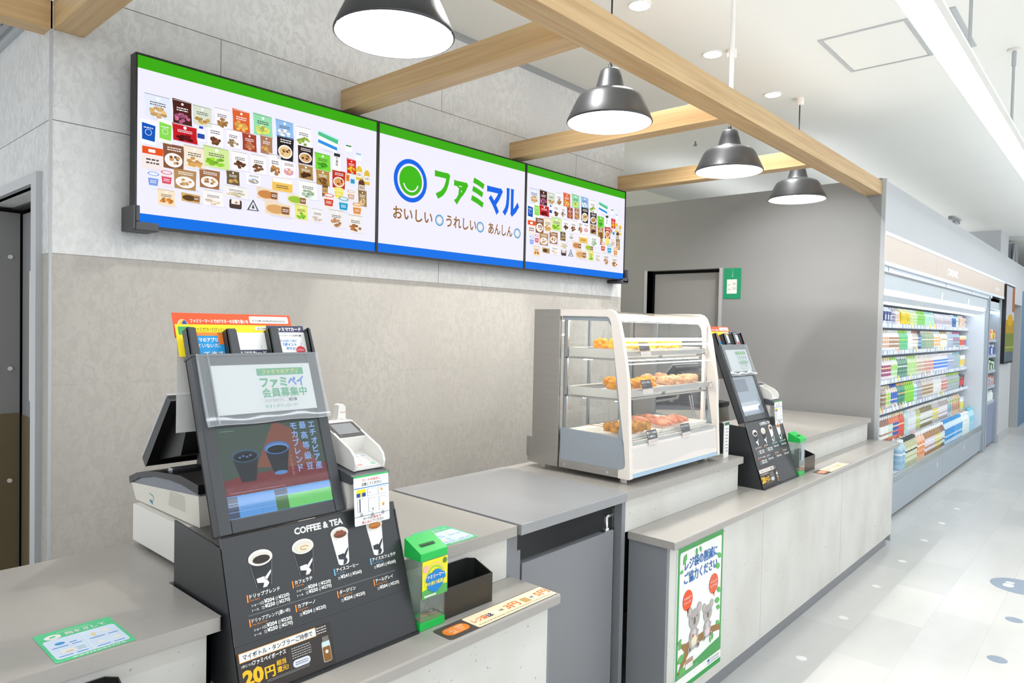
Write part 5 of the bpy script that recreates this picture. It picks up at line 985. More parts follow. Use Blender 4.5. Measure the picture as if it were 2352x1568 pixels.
def tray(x0, x1, y0, y1, z0, z1, label, wire=True):
    t = thing('food_tray', label, 'tray', ((x0+x1)/2, (y0+y1)/2, z0)); e = .016 if wire else .008; a = MB()
    O_ = [(x0, y0), (x1, y0), (x1, y1), (x0, y1)]; I_ = [(x0+e, y0+e), (x1-e, y0+e), (x1-e, y1-e), (x0+e, y1-e)]; w_ = .003
    top = [(x, y, z1) for x, y in O_]; bot = [(x, y, z0+.0006) for x, y in I_]; ti = [(x+(w_ if x == x0 else -w_), y+(w_ if y == y0 else -w_), z1) for x, y in O_]; bi = [(x+(w_ if x == x0+e else -w_), y+(w_ if y == y0+e else -w_), z0+.004) for x, y in I_]
    vs = bot+top+ti+bi
    a.add(vs, [(0, 3, 2, 1)]+[(i, (i+1) % 4, 4+(i+1) % 4, 4+i) for i in range(4)]+[(4+i, 4+(i+1) % 4, 8+(i+1) % 4, 8+i) for i in range(4)]+[(8+i, 8+(i+1) % 4, 12+(i+1) % 4, 12+i) for i in range(4)]+[(12, 13, 14, 15)], TRAYM); a.build('pan', t)
    a = MB()
    if wire:
        n = int((x1-x0)/.017); zz = z1-.004
        for i in range(1, n): x = x0+(x1-x0)*i/n; a.tube([(x, y0+.008, zz), (x, y1-.008, zz)], .0012, CHROME, 5)
        for y in (y0+.02, (y0+y1)/2, y1-.02): a.tube([(x0+.006, y, zz-.002), (x1-.006, y, zz-.002)], .0016, CHROME, 5)
        a.tube([(x0+.004, y0+.006, zz), (x1-.004, y0+.006, zz), (x1-.004, y1-.006, zz), (x0+.004, y1-.006, zz), (x0+.004, y0+.006, zz)], .0016, CHROME, 5); a.build('wire_rack', t)
    else:
        D_ = paint('#b9b3a2')
        for i in range(14):
            for j in range(9): u, v = x0+.03+(x1-x0-.06)*i/13, y0+.025+(y1-y0-.05)*j/8; a.poly([(u-.006, v-.002, z0+.0046), (u+.006, v-.002, z0+.0046), (u+.006, v+.002, z0+.0046), (u-.006, v+.002, z0+.0046)], D_)
        a.build('slots', t)
for z0, z1, y0, lv in ((1.4625, 1.505, 1.622, 'top'), (1.2925, 1.333, 1.602, 'middle')):
    tray(2.478, 2.862, y0, 1.875, z0, z1, 'ivory tray with a wire rack on the %s level of the food warmer, steel side' % lv); tray(2.868, 3.23, y0, 1.875, z0, z1, 'ivory tray with a wire rack on the %s level of the food warmer, far side' % lv)
tray(2.472, 2.79, 1.577, 1.872, 1.1245, 1.142, 'flat slotted ivory tray holding the brown dumpling skewers', False); tray(2.796, 3.235, 1.577, 1.872, 1.1245, 1.142, 'flat slotted ivory tray holding the sausages', False)
def food_mat(nm, c1, c2, c3, sc_=28):
    m_, nt, b = nodes_of(nm, .5, .4); tc = N(nt, 'ShaderNodeTexCoord'); n_ = N(nt, 'ShaderNodeTexNoise'); n_.inputs['Scale'].default_value = sc_; n_.inputs['Detail'].default_value = 5; nt.links.new(tc.outputs['Object'], n_.inputs['Vector'])
    r_ = ramp(nt, n_.outputs['Fac'], [(.3, hx(c1)), (.5, hx(c2)), (.72, hx(c3))]); nt.links.new(r_.outputs[0], b.inputs['Base Color'])
    bp = N(nt, 'ShaderNodeBump'); bp.inputs['Strength'].default_value = .5; bp.inputs['Distance'].default_value = .002; nt.links.new(n_.outputs['Fac'], bp.inputs['Height']); nt.links.new(bp.outputs[0], b.inputs['Normal']); return m_
FM = {'fried': food_mat('golden_fried_batter', '#d88e12', '#f2b420', '#fad24a'), 'spicy': food_mat('orange_fried_batter', '#d27c10', '#f09e1c', '#fab83a'), 'pale': food_mat('pale_fried_batter', '#d89a66', '#e8b68c', '#f2ceac'),
      'ball': food_mat('glazed_meatball', '#8e5a14', '#c58624', '#e0a83c', 40), 'saus': food_mat('glossy_sausage_skin', '#bb6c4c', '#d88c6c', '#e6a88c', 20)}
def lump_mesh(nm, sx, sy, sz, amp, seed, mt, fr=1.6):
    bm = bmesh.new(); bmesh.ops.create_icosphere(bm, subdivisions=4, radius=1)
    for v in bm.verts:
        p = v.co.copy(); d = 1+amp*noise.noise(p*fr+Vector((seed*3.7, seed, 1)))+amp*.45*noise.noise(p*fr*2.7+Vector((seed, 9, seed)))
        q = p*d; v.co = Vector((q.x*sx, q.y*sy, max(q.z, -.62)*sz))
    zmin = min(v.co.z for v in bm.verts)
    for v in bm.verts: v.co.z -= zmin
    me = bpy.data.meshes.new(nm); bm.to_mesh(me); bm.free(); me.materials.append(mt)
    for p in me.polygons: p.use_smooth = True
    return me
def put(nm, me, loc, rz, label, cat, grp, rx=0., ry=0.):
    o = bpy.data.objects.new(nm, me); COL.objects.link(o); o.location = loc; o.rotation_euler = (rx, ry, rz); return tag(o, label, cat, grp)
CH = {k: [lump_mesh('chicken', .042, .034, .027, .34, i+j, FM[k]) for i in range(3)] for j, k in enumerate(('fried', 'spicy', 'pale'))}
for i, (x, y, rz, ry) in enumerate(((2.545, 1.668, 1.1, 0), (2.632, 1.664, 1.4, .1), (2.718, 1.66, .9, 0), (2.806, 1.664, 1.3, 0), (2.925, 1.66, 1.0, .05), (3.02, 1.662, 1.5, 0))):
    put('fried_chicken', CH['fried'][i % 3], (x, y, 1.5032), rz, 'golden fried chicken piece in the front row on the top level of the food warmer', 'fried chicken', 'golden fried chicken pieces, top level front row', 0, 0)
for i, (x, y, rz) in enumerate(((2.58, 1.775, .9), (2.70, 1.775, -.4), (2.80, 1.775, .3))):
    put('fried_chicken', CH['spicy'][i], (x, y, 1.5032), rz, 'darker fried chicken piece behind the front row on the top level of the food warmer', 'fried chicken', 'darker fried chicken behind the front row')
for i, (x, y, rz) in enumerate(((2.53, 1.66, 1.2), (2.615, 1.655, 1.5), (2.70, 1.65, 1.3), (2.79, 1.66, 1.5), (2.66, 1.765, .4))):
    put('fried_chicken', CH['spicy'][i % 3], (x, y, 1.3312), rz, 'deep orange spicy chicken piece on the middle level of the food warmer', 'fried chicken', 'spicy chicken pieces, middle level')
for i, (x, y, rz) in enumerate(((2.925, 1.645, 1.2), (3.01, 1.65, 1.5), (3.095, 1.645, 1.3), (3.178, 1.65, 1.6), (2.95, 1.75, .2), (3.07, 1.75, -.2))):
    put('fried_chicken', CH['pale'][i % 3], (x, y, 1.3312), rz, 'pale fried chicken piece on the middle level of the food warmer', 'fried chicken', 'pale fried chicken pieces, middle level')
BALLS = [lump_mesh('meatball', .023, .023, .025, .16, i*2.1, FM['ball'], 1.9) for i in range(3)]
for i, (x, y0) in enumerate(((2.545, 1.622), (2.60, 1.615), (2.655, 1.612), (2.715, 1.618))):
    t = thing('meatball_skewer', 'skewer of glazed brown meatballs on the bottom level of the food warmer', 'skewer', (x, y0, 1.1425), 'meatball skewers, bottom level')
    for j in range(3):
        o = bpy.data.objects.new('meatball', BALLS[(i+j) % 3]); COL.objects.link(o); o.location = (x+.004*(-1)**j, y0+.042*j, 1.1428); o.rotation_euler = (0, 0, i+j*1.7); o.parent = t; o.matrix_parent_inverse = PINV[t.name]
    a = MB(); a.tube([(x, y0-.01, 1.163), (x-.004, y0+.19, 1.160)], .0016, paint('#b98a50'), 6); a.build('stick', t)
SAUS = []
for i in range(2):
    a = MB(); n = 9; a.loft([[Vector((.072*(2*k/n-1), .0155*math.sin(math.pi*(.06+.88*k/n))**.5*math.cos(q*math.tau/12)+.006*math.cos((2*k/n-1)*1.4)*(1 if i else -1), .0155*(1+math.sin(math.pi*(.06+.88*k/n))**.5*math.sin(q*math.tau/12)))) for q in range(12)] for k in range(n+1)], FM['saus']); SAUS.append(a)
sm = []
for i, (x, y, rz) in enumerate(((2.87, 1.645, .25), (2.925, 1.65, .2), (2.98, 1.655, .25), (3.035, 1.65, .2), (3.09, 1.66, .25), (2.90, 1.76, .25), (3.0, 1.765, .2))):
    t = thing('sausage_skewer', 'reddish sausage on a stick on the bottom level of the food warmer', 'sausage', (x, y, 1.1425), 'sausages on sticks, bottom level'); M_ = Matrix.Translation((x, y, 1.1425)) @ Matrix.Rotation(rz+.9, 4, 'Z')
    a = MB(); s = SAUS[i % 2]; a.v = [M_ @ v for v in s.v]; a.f = list(s.f); a.m = list(s.m); a.mats = list(s.mats); a.sm = list(s.sm); a.build('sausage', t)
    a = MB(); a.tube([M_ @ Vector((.06, 0, .0155)), M_ @ Vector((.125, 0, .016))], .0018, paint('#c9a468'), 6); a.build('stick', t)
def price_tag(x, y, z, txt, txt2, label, wd=.085):
    a = MB(); V = Vector((0, .012, .04)).normalized(); g = G(a, (x, y, z), (1, 0, 0), V, .0005); g.rect(0, 0, wd, .038, paint('#3c3a3c'), 0); g.text(txt, .004, .022, .0125, INK_W, 1, w=wd*.86, bold=.04)
    if txt2: g.text(txt2, .006, .007, .011, INK_W, 1, w=wd*.72, bold=.03)
    else: g.greek(.004, .012, .04, .016, 1, paint('#b0aeae'), 1)
    g.rect(.004, -.022, wd*.98, -.004, paint('#e8e2de'), 0); g.greek(.01, -.02, wd*.9, -.006, 2, paint('#c09a8c'), 1, .35); g.poly([(0, 0), (wd, 0), (wd, .001), (0, .001)], paint('#3c3a3c'), 0)
    solo('price_tag', a, label, 'price tag')
price_tag(2.60, 1.586, 1.497, 'ファミチキ(骨なし)', '', 'dark price tag on the top rail of the food warmer'); price_tag(2.585, 1.561, 1.336, 'スパイシーチキン', '', 'dark price tag on the middle rail of the food warmer')
price_tag(2.60, 1.537, 1.120, '鶏つくね串', 'タレ(国産むね)', 'dark price tag in front of the meatball skewers'); price_tag(2.90, 1.537, 1.120, 'ジャンボフランク', '', 'dark price tag in front of the sausages')
# tongs hanging inside the far side
m = MB(); m.tube([(3.222, 1.66, 1.275), (3.219, 1.645, 1.20), (3.217, 1.63, 1.152)], .003, GREYP, 6); m.tube([(3.215, 1.67, 1.27), (3.212, 1.652, 1.20), (3.211, 1.64, 1.155)], .003, GREYP, 6); m.lathe([(.009, 0), (.011, .012), (.006, .02)], (3.219, 1.665, 1.262), BLACKP, 10)
solo('tongs', m, 'slim grey tongs propped at the far side inside the food warmer', 'tongs')

# ================================================================== DRINKS COOLERS
CX0, CX1 = 5.885, 11.36
CW = mat('cooler_white_enamel', '#e6ecf4', .35, noise_=(5, .01)); CG = mat('cooler_grey_steel', '#aab4bc', .4, metal=.3, noise_=(4, .03)); TAN = mat('tan_fascia', '#cfc0b2', .5, noise_=(4, .02)); BLIND = mat('pale_night_blind', '#c3cbcf', .5, noise_=(3, .02))
def cooler():
    t = thing('drinks_cooler', 'long open refrigerated drinks cooler built into the pale wall', 'cooler', ((CX0+CX1)/2, 1.8, 0))
    a = MB(); a.box(CX0, CX1, 2.05, 2.08, .05, 2.1, CW); a.box(CX0, CX1, 1.53, 2.08, 2.07, 2.10, CW); a.box(CX0, CX0+.03, 1.49, 2.05, .05, 2.1, CW); a.box(CX1-.13, CX1-.10, 1.52, 2.05, .315, 2.08, CW); a.build('cabinet', t)
    a = MB(); a.box(CX1-.10, CX1+.09, 1.485, 1.53, .0, 2.118, CG); a.box(CX1-.035, CX1-.025, 1.480, 1.485, .02, 2.1, GREYP); a.build('post', t)
    a = MB(); a.box(CX0-.008, CX0+.03, 1.455, 1.49, .0, 2.118, CG); a.build('post', t)
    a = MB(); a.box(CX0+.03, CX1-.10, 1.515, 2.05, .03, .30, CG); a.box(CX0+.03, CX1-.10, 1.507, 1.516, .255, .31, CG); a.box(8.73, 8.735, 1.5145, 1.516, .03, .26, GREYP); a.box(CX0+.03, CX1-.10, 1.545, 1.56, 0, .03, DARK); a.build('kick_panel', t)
    a = MB()
    for x in (8.45, 10.0): a.box(x, x+.03, 1.512, 1.516, .19, .24, WHITEP)
    a.build('kick_label', t)
    a = MB(); a.box(CX0+.03, CX1-.13, 1.515, 2.03, .298, .312, CW)
    for i in range(44): x = CX0+.1+i*.118; a.box(x, x+.07, 1.525, 1.56, .312, .3135, ALU)
    a.build('deck', t)
    a = MB(); a.box(CX0+.03, CX1-.13, 1.507, 1.512, .31, .375, ACRYL); a.box(CX0+.03, CX1-.13, 1.505, 1.514, .375, .381, CHROME); a.build('front_rail', t)
    for zt in (1.675, 1.425, 1.155, .885, .56):
        a = MB(); a.box(CX0+.03, CX1-.13, 1.70, 2.04, zt-.016, zt, CW); a.build('shelf', t)
        a = MB(); a.box(CX0+.03, CX1-.13, 1.692, 1.70, zt-.035, zt+.008, mat('clear_label_rail', '#c2ccda', .25, noise_=(6, .03)))
        x = 6.8
        while x < CX1-.2:
            wd = R.uniform(.05, .1); a.box(x, x+wd, 1.6905, 1.692, zt-.031, zt+.004, paint(R.choice(('#e4e9f0', '#d4dce8', '#eef1f4', '#dfe6ee')))); x += wd+R.uniform(.01, .08)
            if R.random() < .16: a.box(x-.05, x-.0, 1.689, 1.6905, zt-.02, zt+.03, paint(R.choice(('#e2e878', '#f0b0a0', '#eef0f2', '#f0e6a8'))))
        a.build('label_rail', t)
    a = MB(); a.box(CX0+.03, CX1-.10, 1.50, 1.51, 1.945, 2.072, BLIND); a.tube([(8.27, 1.495, 2.02), (8.27, 1.495, 1.94)], .012, WHITEP, 8); a.tube([(9.80, 1.495, 2.02), (9.80, 1.495, 1.94)], .012, WHITEP, 8); a.build('night_blind', t)
    a = MB(); a.box(CX0+.03, CX1-.10, 1.482, 1.50, 2.078, 2.123, CW); a.box(CX0+.03, CX1-.10, 1.486, 1.50, 2.070, 2.078, GREYP); a.box(CX0+.03, CX1-.10, 1.486, 1.50, 2.123, 2.130, GREYP)
    for x in (6.13, 8.40, 9.93): a.box(x, x+.012, 1.4805, 1.482, 2.083, 2.118, GREYP); a.box(x+.02, x+.14, 1.480, 1.482, 2.083, 2.118, PAPER)
    a.build('price_rail', t)
    a = MB(); a.prism([(1.515, 1.93), (1.52, 1.90), (1.60, 1.86), (2.04, 1.86), (2.04, 1.90), (1.62, 1.905), (1.56, 1.945), (1.515, 1.945)], CX0+.03, CX1-.13, CW); a.build('canopy', t)
    for i in range(5):
        x0 = CX0+.05+i*1.045; a = MB(); a.tube([(x0, 1.512, 1.925), (x0+1.0, 1.512, 1.925)], .017, FLED, 10); a.build('lamp_tube', t)
    for i in range(2):
        a = MB(); a.tube([(CX0+.05, 1.63, (1.395, 1.85)[i]), (CX1-.16, 1.63, (1.395, 1.85)[i])], .008, FLED, 8) if i else a.tube([(CX0+.05, 1.64, 1.855), (CX1-.16, 1.64, 1.855)], .004, CW, 6); a.build('inner_lamp', t)
    return t
cooler()
t = thing('chilled_food_cabinet', 'narrow open chilled cabinet beyond the drinks cooler', 'cooler', (11.9, 1.8, 0))
a = MB(); a.box(11.45, 12.42, 2.0, 2.03, 0, 2.1, CW); a.box(12.36, 12.42, 1.485, 2.0, 0, 2.12, CG); a.box(11.45, 12.36, 1.50, 2.0, 2.06, 2.1, CW); a.build('cabinet', t)
a = MB(); a.box(11.45, 12.36, 1.52, 2.0, .03, .62, mat('navy_grey_kick', '#7f8ba6', .4, noise_=(4, .03))); a.build('kick_panel', t)
a = MB(); a.tube([(11.48, 1.525, 1.91), (12.33, 1.525, 1.91)], .018, FLED, 8); a.build('lamp_tube', t)
a = MB(); a.box(11.45, 12.36, 1.50, 1.51, 1.95, 2.10, BLIND); a.build('night_blind', t)
CZS = (.64, .86, 1.08, 1.30, 1.52)
for z in CZS:
    a = MB(); a.box(11.46, 12.35, 1.525, 1.99, z-.02, z, CW); a.box(11.46, 12.35, 1.518, 1.525, z-.03, z+.012, MATS['clear_label_rail']); a.build('shelf', t)
for i, z in enumerate(CZS):
    cs = (('#f0f4f4', '#e4ecee'), ('#d88a70', '#b9c4d8'), ('#2f6a3c', '#e8ece8'), ('#3a58a8', '#5a74b8', '#e8ecf2'), ('#e06a40', '#e8e0c8', '#d8d238'))[i]; k = 7
    for j in range(k):
        x = 11.5+j*.12; h_ = .11+.02*((i+j) % 3); m = MB(); c = cs[j % len(cs)]; m.box(x, x+.10, 1.53, 1.65, z+.0006, z+h_, paint(c)); m.box(x+.015, x+.085, 1.528, 1.53, z+.02, z+h_-.03, paint(cs[(j+1) % len(cs)]))
        solo('food_pack', m, 'small food pack on the %s shelf of the narrow chilled cabinet' % ('bottom', 'second lowest', 'middle', 'second highest', 'top')[i], 'food pack', 'food packs, narrow cabinet %s shelf' % ('bottom', 'second lowest', 'middle', 'second highest', 'top')[i])
m = MB(); m.box(CX0-.003, 12.42, 1.452, 1.475, 2.148, 2.347, TAN); m.box(CX0-.01, 12.425, 1.447, 1.475, 2.347, 2.376, CW); m.box(CX0-.01, 12.425, 1.449, 1.475, 2.122, 2.148, CW); m.box(CX0-.012, CX0, 1.447, 1.475, 2.122, 2.376, CW)
for x in (7.75, 11.32): m.box(x, x+.006, 1.4515, 1.452, 2.15, 2.345, CG)
g = G(m, (8.30, 1.4515, 2.20), (1, 0, 0), (0, 0, 1), .0006); g.text('DRINK', 0, 0, .095, paint('#fbf8f0'), 1, w=.56, bold=.05); g.text('DESSERT', 3.2, .01, .06, paint('#efe9e2'), 1, w=.46, bold=.03) if False else g.greek(3.23, .0, 3.62, .055, 1, paint('#e6e2de'), 1, .9)
solo('fascia_sign', m, 'tan sign band reading DRINK along the top of the coolers', 'sign')
t = thing('poster_display', 'tall black framed poster screen on the wall beyond the coolers', 'screen', (12.9, 1.46, 1.17))
a = MB(); a.box(12.43, 13.39, 1.425, 1.474, 1.17, 2.345, BLACKP); a.box(12.43, 13.39, 1.42, 1.474, 2.345, 2.362, CW); a.build('frame', t)
a = MB(); g = G(a, (12.46, 1.424, 1.20), (1, 0, 0), (0, 0, 1), .001); g.rect(0, 0, .90, 1.12, glow('#d9e0ea', .6), 0); g.rect(0, .42, .90, .62, glow('#c9a53a', .6), 1); g.ell(.45, .62, .3, .09, glow('#e8bc2a', .6), 2); g.rect(0, .14, .90, .42, glow('#8a9a4c', .6), 1); g.rect(0, .0, .90, .14, glow('#6a7a86', .6), 1); g.rect(.62, .75, .9, 1.12, glow('#c07a50', .6), 2); g.rect(0, .2, .9, .22, glow('#b4c45a', .6), 2)
a.build('display', t)
BLOCKS = [  # shelf row, x from, x to, kind, body, label, cap, what they are
(1, 6.998, 7.253, 'carton', '#d8dae6', '#38407a', '#e8e8f0', 'navy and white milk cartons'),
(1, 7.253, 7.427, 'bottle', '#b9b6c4', '#77728c', '#d8d6dc', 'greyish purple bottles'),
(1, 7.427, 7.607, 'bottle', '#e6dccb', '#d9b79c', '#cfc8bc', 'beige bottles'),
(1, 7.607, 7.955, 'carton', '#f5d40c', '#f2c800', '#f0e6a0', 'bright yellow cartons'),
(1, 7.955, 8.329, 'bottle', '#cfe0a0', '#b4cf7c', '#f0f2ee', 'pale lime bottles with white caps'),
(1, 8.329, 8.693, 'bottle', '#7fcb5a', '#6abf48', '#a6dc3c', 'bright green bottles with lime caps'),
(1, 8.693, 9.153, 'bottle', '#c6e6cc', '#a9d8c0', '#9fd8d0', 'pale green bottles with teal caps'),
(1, 9.153, 10.152, 'pack', '#ece4ec', '#e2cfd8', '#e8e8ee', 'pinkish white wide packs'),
(1, 10.152, 10.404, 'carton', '#15549c', '#1a62b0', '#cfe0ee', 'dark blue cartons'),
(1, 10.404, 10.636, 'bottle', '#dfe6ea', '#c8d6dc', '#3f9a8c', 'pale bottles with green caps'),
(1, 10.636, 11.002, 'carton', '#f3ead8', '#f0ac70', '#e8dcc8', 'cream and orange cartons'),
(1, 11.002, 11.391, 'bottle', '#c8c2c8', '#a9a2ac', '#8a3a48', 'grey bottles with dark red caps'),
(2, 7.009, 7.234, 'bottle', '#f1efec', '#d8ab8c', '#f0e0bc', 'white bottles with tan labels and cream caps'),
(2, 7.234, 7.604, 'bottle', '#f3f2f0', '#a87a58', '#f4f4f2', 'white bottles with brown labels'),
(2, 7.604, 7.933, 'bottle', '#6cc98c', '#4fb878', '#a8e23c', 'green bottles with lime caps'),
(2, 7.933, 8.154, 'bottle', '#dfe8dc', '#eef2ea', '#f2f2f2', 'white labelled bottles with green print'),
(2, 8.154, 8.385, 'bottle', '#cfc4b8', '#f2e6dc', '#b06a5c', 'white labelled bottles with rust caps'),
(2, 8.385, 8.545, 'bottle', '#4a4a62', '#7ab4d8', '#5a4638', 'dark bottles with blue tops'),
(2, 8.545, 8.753, 'bottle', '#86a890', '#7c9c88', '#e8ece8', 'grey green bottles'),
(2, 8.753, 9.172, 'bottle', '#a2b48c', '#93a67e', '#f0e8c4', 'olive bottles with cream caps'),
(2, 9.172, 9.503, 'bottle', '#e4e2ea', '#f2b468', '#f4f4f4', 'white bottles with an orange band'),
(2, 9.503, 9.934, 'bottle', '#efeede', '#e8ead8', '#c09a58', 'cream bottles with gold necks'),
(2, 9.934, 10.287, 'bottle', '#b4bfd4', '#a4b2cc', '#f0f2f4', 'blue grey bottles'),
(2, 10.287, 10.753, 'bottle', '#a8c8d4', '#8a8a9c', '#d85a98', 'pale teal bottles with pink caps'),
(2, 10.753, 11.094, 'cup', '#f0e6d8', '#e04a30', '#f0e040', 'small red and yellow cups'),
(2, 11.094, 11.558, 'cup', '#dfe6ee', '#4a82c8', '#f2d838', 'small blue and yellow cups'),
(3, 7.024, 7.344, 'bottle', '#efe6e8', '#9a3a68', '#f2dc9c', 'white bottles with maroon print and cream caps'),
(3, 7.344, 7.588, 'bottle', '#e6f2dc', '#a6dc84', '#9ce04c', 'pale green bottles with green caps'),
(3, 7.588, 7.971, 'bottle', '#6fa088', '#3f7a62', '#f0f2f0', 'dark green bottles with white caps'),
(3, 7.971, 8.367, 'bottle', '#cfe8b4', '#aedc88', '#b8e478', 'pale lime bottles with light green caps'),
(3, 8.367, 8.734, 'bottle', '#e4ddd0', '#c8a888', '#f4f4f2', 'cream bottles with brown print'),
(3, 8.734, 9.198, 'bottle', '#e6dcd4', '#d88a80', '#f4f4f2', 'cream bottles with red print'),
(3, 9.198, 10.019, 'bottle', '#eceaf2', '#3f7fe0', '#f4f4f4', 'white striped bottles with a blue top band'),
(3, 10.019, 10.349, 'bottle', '#a8c0dc', '#9aa4cc', '#f2f4f6', 'pale blue bottles'),
(3, 10.349, 10.82, 'bottle', '#a9bcc0', '#9cb8bc', '#8ac4d8', 'grey teal bottles'),
(3, 10.82, 11.23, 'cup', '#f0eee6', '#f4d23c', '#f2f2ee', 'small cups with yellow tops'),
(3, 11.23, 11.634, 'cup', '#e6e2ea', '#4a9a3c', '#c04a6a', 'small cups with green and red stripes'),
(4, 7.039, 7.189, 'bottle', '#b8a898', '#8a6a54', '#f0e4cc', 'brown and white bottles'),
(4, 7.189, 7.361, 'bottle', '#e8e4d4', '#a4dc50', '#f0dca8', 'cream bottles with lime labels'),
(4, 7.361, 7.606, 'bottle', '#e6d8cc', '#2a5ac8', '#1550c0', 'bottles with blue labels and blue caps'),
(4, 7.606, 7.9, 'bottle', '#4a9a84', '#1f7a60', '#f4b878', 'dark green bottles with orange caps'),
(4, 7.9, 8.291, 'bottle', '#86d83c', '#74d02c', '#c8ec50', 'vivid green bottles'),
(4, 8.291, 8.429, 'bottle', '#e2eef0', '#6ac4cc', '#eef4f4', 'white bottles with aqua print'),
(4, 8.429, 8.674, 'bottle', '#b9b4bc', '#9c98a4', '#f2f2f2', 'grey bottles with white caps'),
(4, 8.674, 9.225, 'bottle', '#d8cfc8', '#a08050', '#f2efec', 'pale bottles with brown labels'),
(4, 9.225, 9.66, 'bottle', '#dfe2e6', '#e8e6dc', '#f4f4f4', 'white labelled bottles'),
(4, 9.66, 10.023, 'bottle', '#cfc2c4', '#d86a60', '#f4f4f4', 'white bottles with red neck tags'),
(4, 10.023, 10.826, 'bottle', '#a9b8bc', '#98a8ac', '#a8d84c', 'grey bottles with lime caps'),
(4, 10.826, 11.237, 'cup', '#38343a', '#d02a2a', '#c0342c', 'small red and black cups'),
(4, 11.237, 11.677, 'cup', '#e8dcd4', '#c88a74', '#f2f0ee', 'small white cups with red print'),
(5, 7.045, 7.32, 'bottle', '#8a6250', '#f0eee6', '#f4f4f4', 'brown tea bottles with white labels'),
(5, 7.32, 7.48, 'bottle', '#e0704a', '#b4ead0', '#f0f0ee', 'orange necked bottles with mint labels'),
(5, 7.48, 7.663, 'bottle', '#e07a50', '#1f4ab8', '#f2dcb4', 'orange necked bottles with blue labels'),
(5, 7.663, 7.926, 'bottle', '#d85a40', '#ee3a2a', '#f0dcb0', 'bottles with red labels'),
(5, 7.926, 8.053, 'bottle', '#bfe0d8', '#a8dcc8', '#a8dcd4', 'mint bottles'),
(5, 8.053, 8.418, 'bottle', '#cfd8e0', '#e2eaf0', '#f0f4f4', 'clear bottles with pale labels'),
(5, 8.418, 8.6, 'bottle', '#b0b070', '#c4d86c', '#f4f4f4', 'olive bottles with lime labels'),
(5, 8.6, 9.236, 'bottle', '#7c7048', '#e4ece8', '#f4f4f4', 'brown tea bottles with pale green labels'),
(5, 9.236, 9.573, 'bottle', '#b8b4b8', '#e8d860', '#f4f4f2', 'bottles with yellow labels'),
(5, 9.573, 10.092, 'bottle', '#a89c98', '#e9e2ea', '#f4f4f2', 'bottles with plain white labels'),
(5, 10.092, 10.369, 'pack', '#c8dce4', '#8ac4dc', '#b8dc4c', 'pale blue pouches'),
(5, 10.369, 10.905, 'pack', '#f0c49c', '#e89c68', '#a8d038', 'peach coloured pouches'),
(5, 10.905, 11.289, 'cup', '#dfe6e8', '#f0ee50', '#f4f4f4', 'white cups with yellow lids'),
(5, 11.289, 11.733, 'cup', '#d8d2c4', '#b4b890', '#3a4a58', 'beige cups with dark lids'),
(6, 7.238, 7.438, 'big', '#a9cce0', '#8ab8d4', '#f0f4f6', 'pale blue large bottles'),
(6, 7.434, 7.899, 'big', '#b8ba8c', '#dfe4c0', '#2a3236', 'large clear bottles with black lids'),
(6, 7.89, 8.261, 'big', '#e8b898', '#ee8a4a', '#f4f4f4', 'large bottles with orange labels'),
(6, 8.254, 8.744, 'big', '#a06a3c', '#e4dcee', '#f6f6f6', 'large brown tea bottles with lilac labels'),
(6, 8.735, 9.033, 'big', '#94703c', '#e4e07c', '#f6f6f6', 'large brown tea bottles with yellow labels'),
(6, 9.028, 9.294, 'big', '#7a5048', '#cfe6dc', '#f6f6f6', 'large brown tea bottles with mint labels'),
(6, 9.289, 9.836, 'big', '#c4def0', '#1a86d8', '#1a8ee0', 'large water bottles with blue caps and labels'),
(6, 9.826, 10.37, 'big', '#cfe4f2', '#3f9ae0', '#2a96e4', 'large water bottles with blue script'),
(6, 10.36, 10.86, 'big', '#e4ecec', '#d8e8e4', '#f4f6f6', 'large pale bottles with white caps'),
(6, 10.85, 11.429, 'big', '#a8dcee', '#8accec', '#6acbe6', 'tall light blue water bottles')]

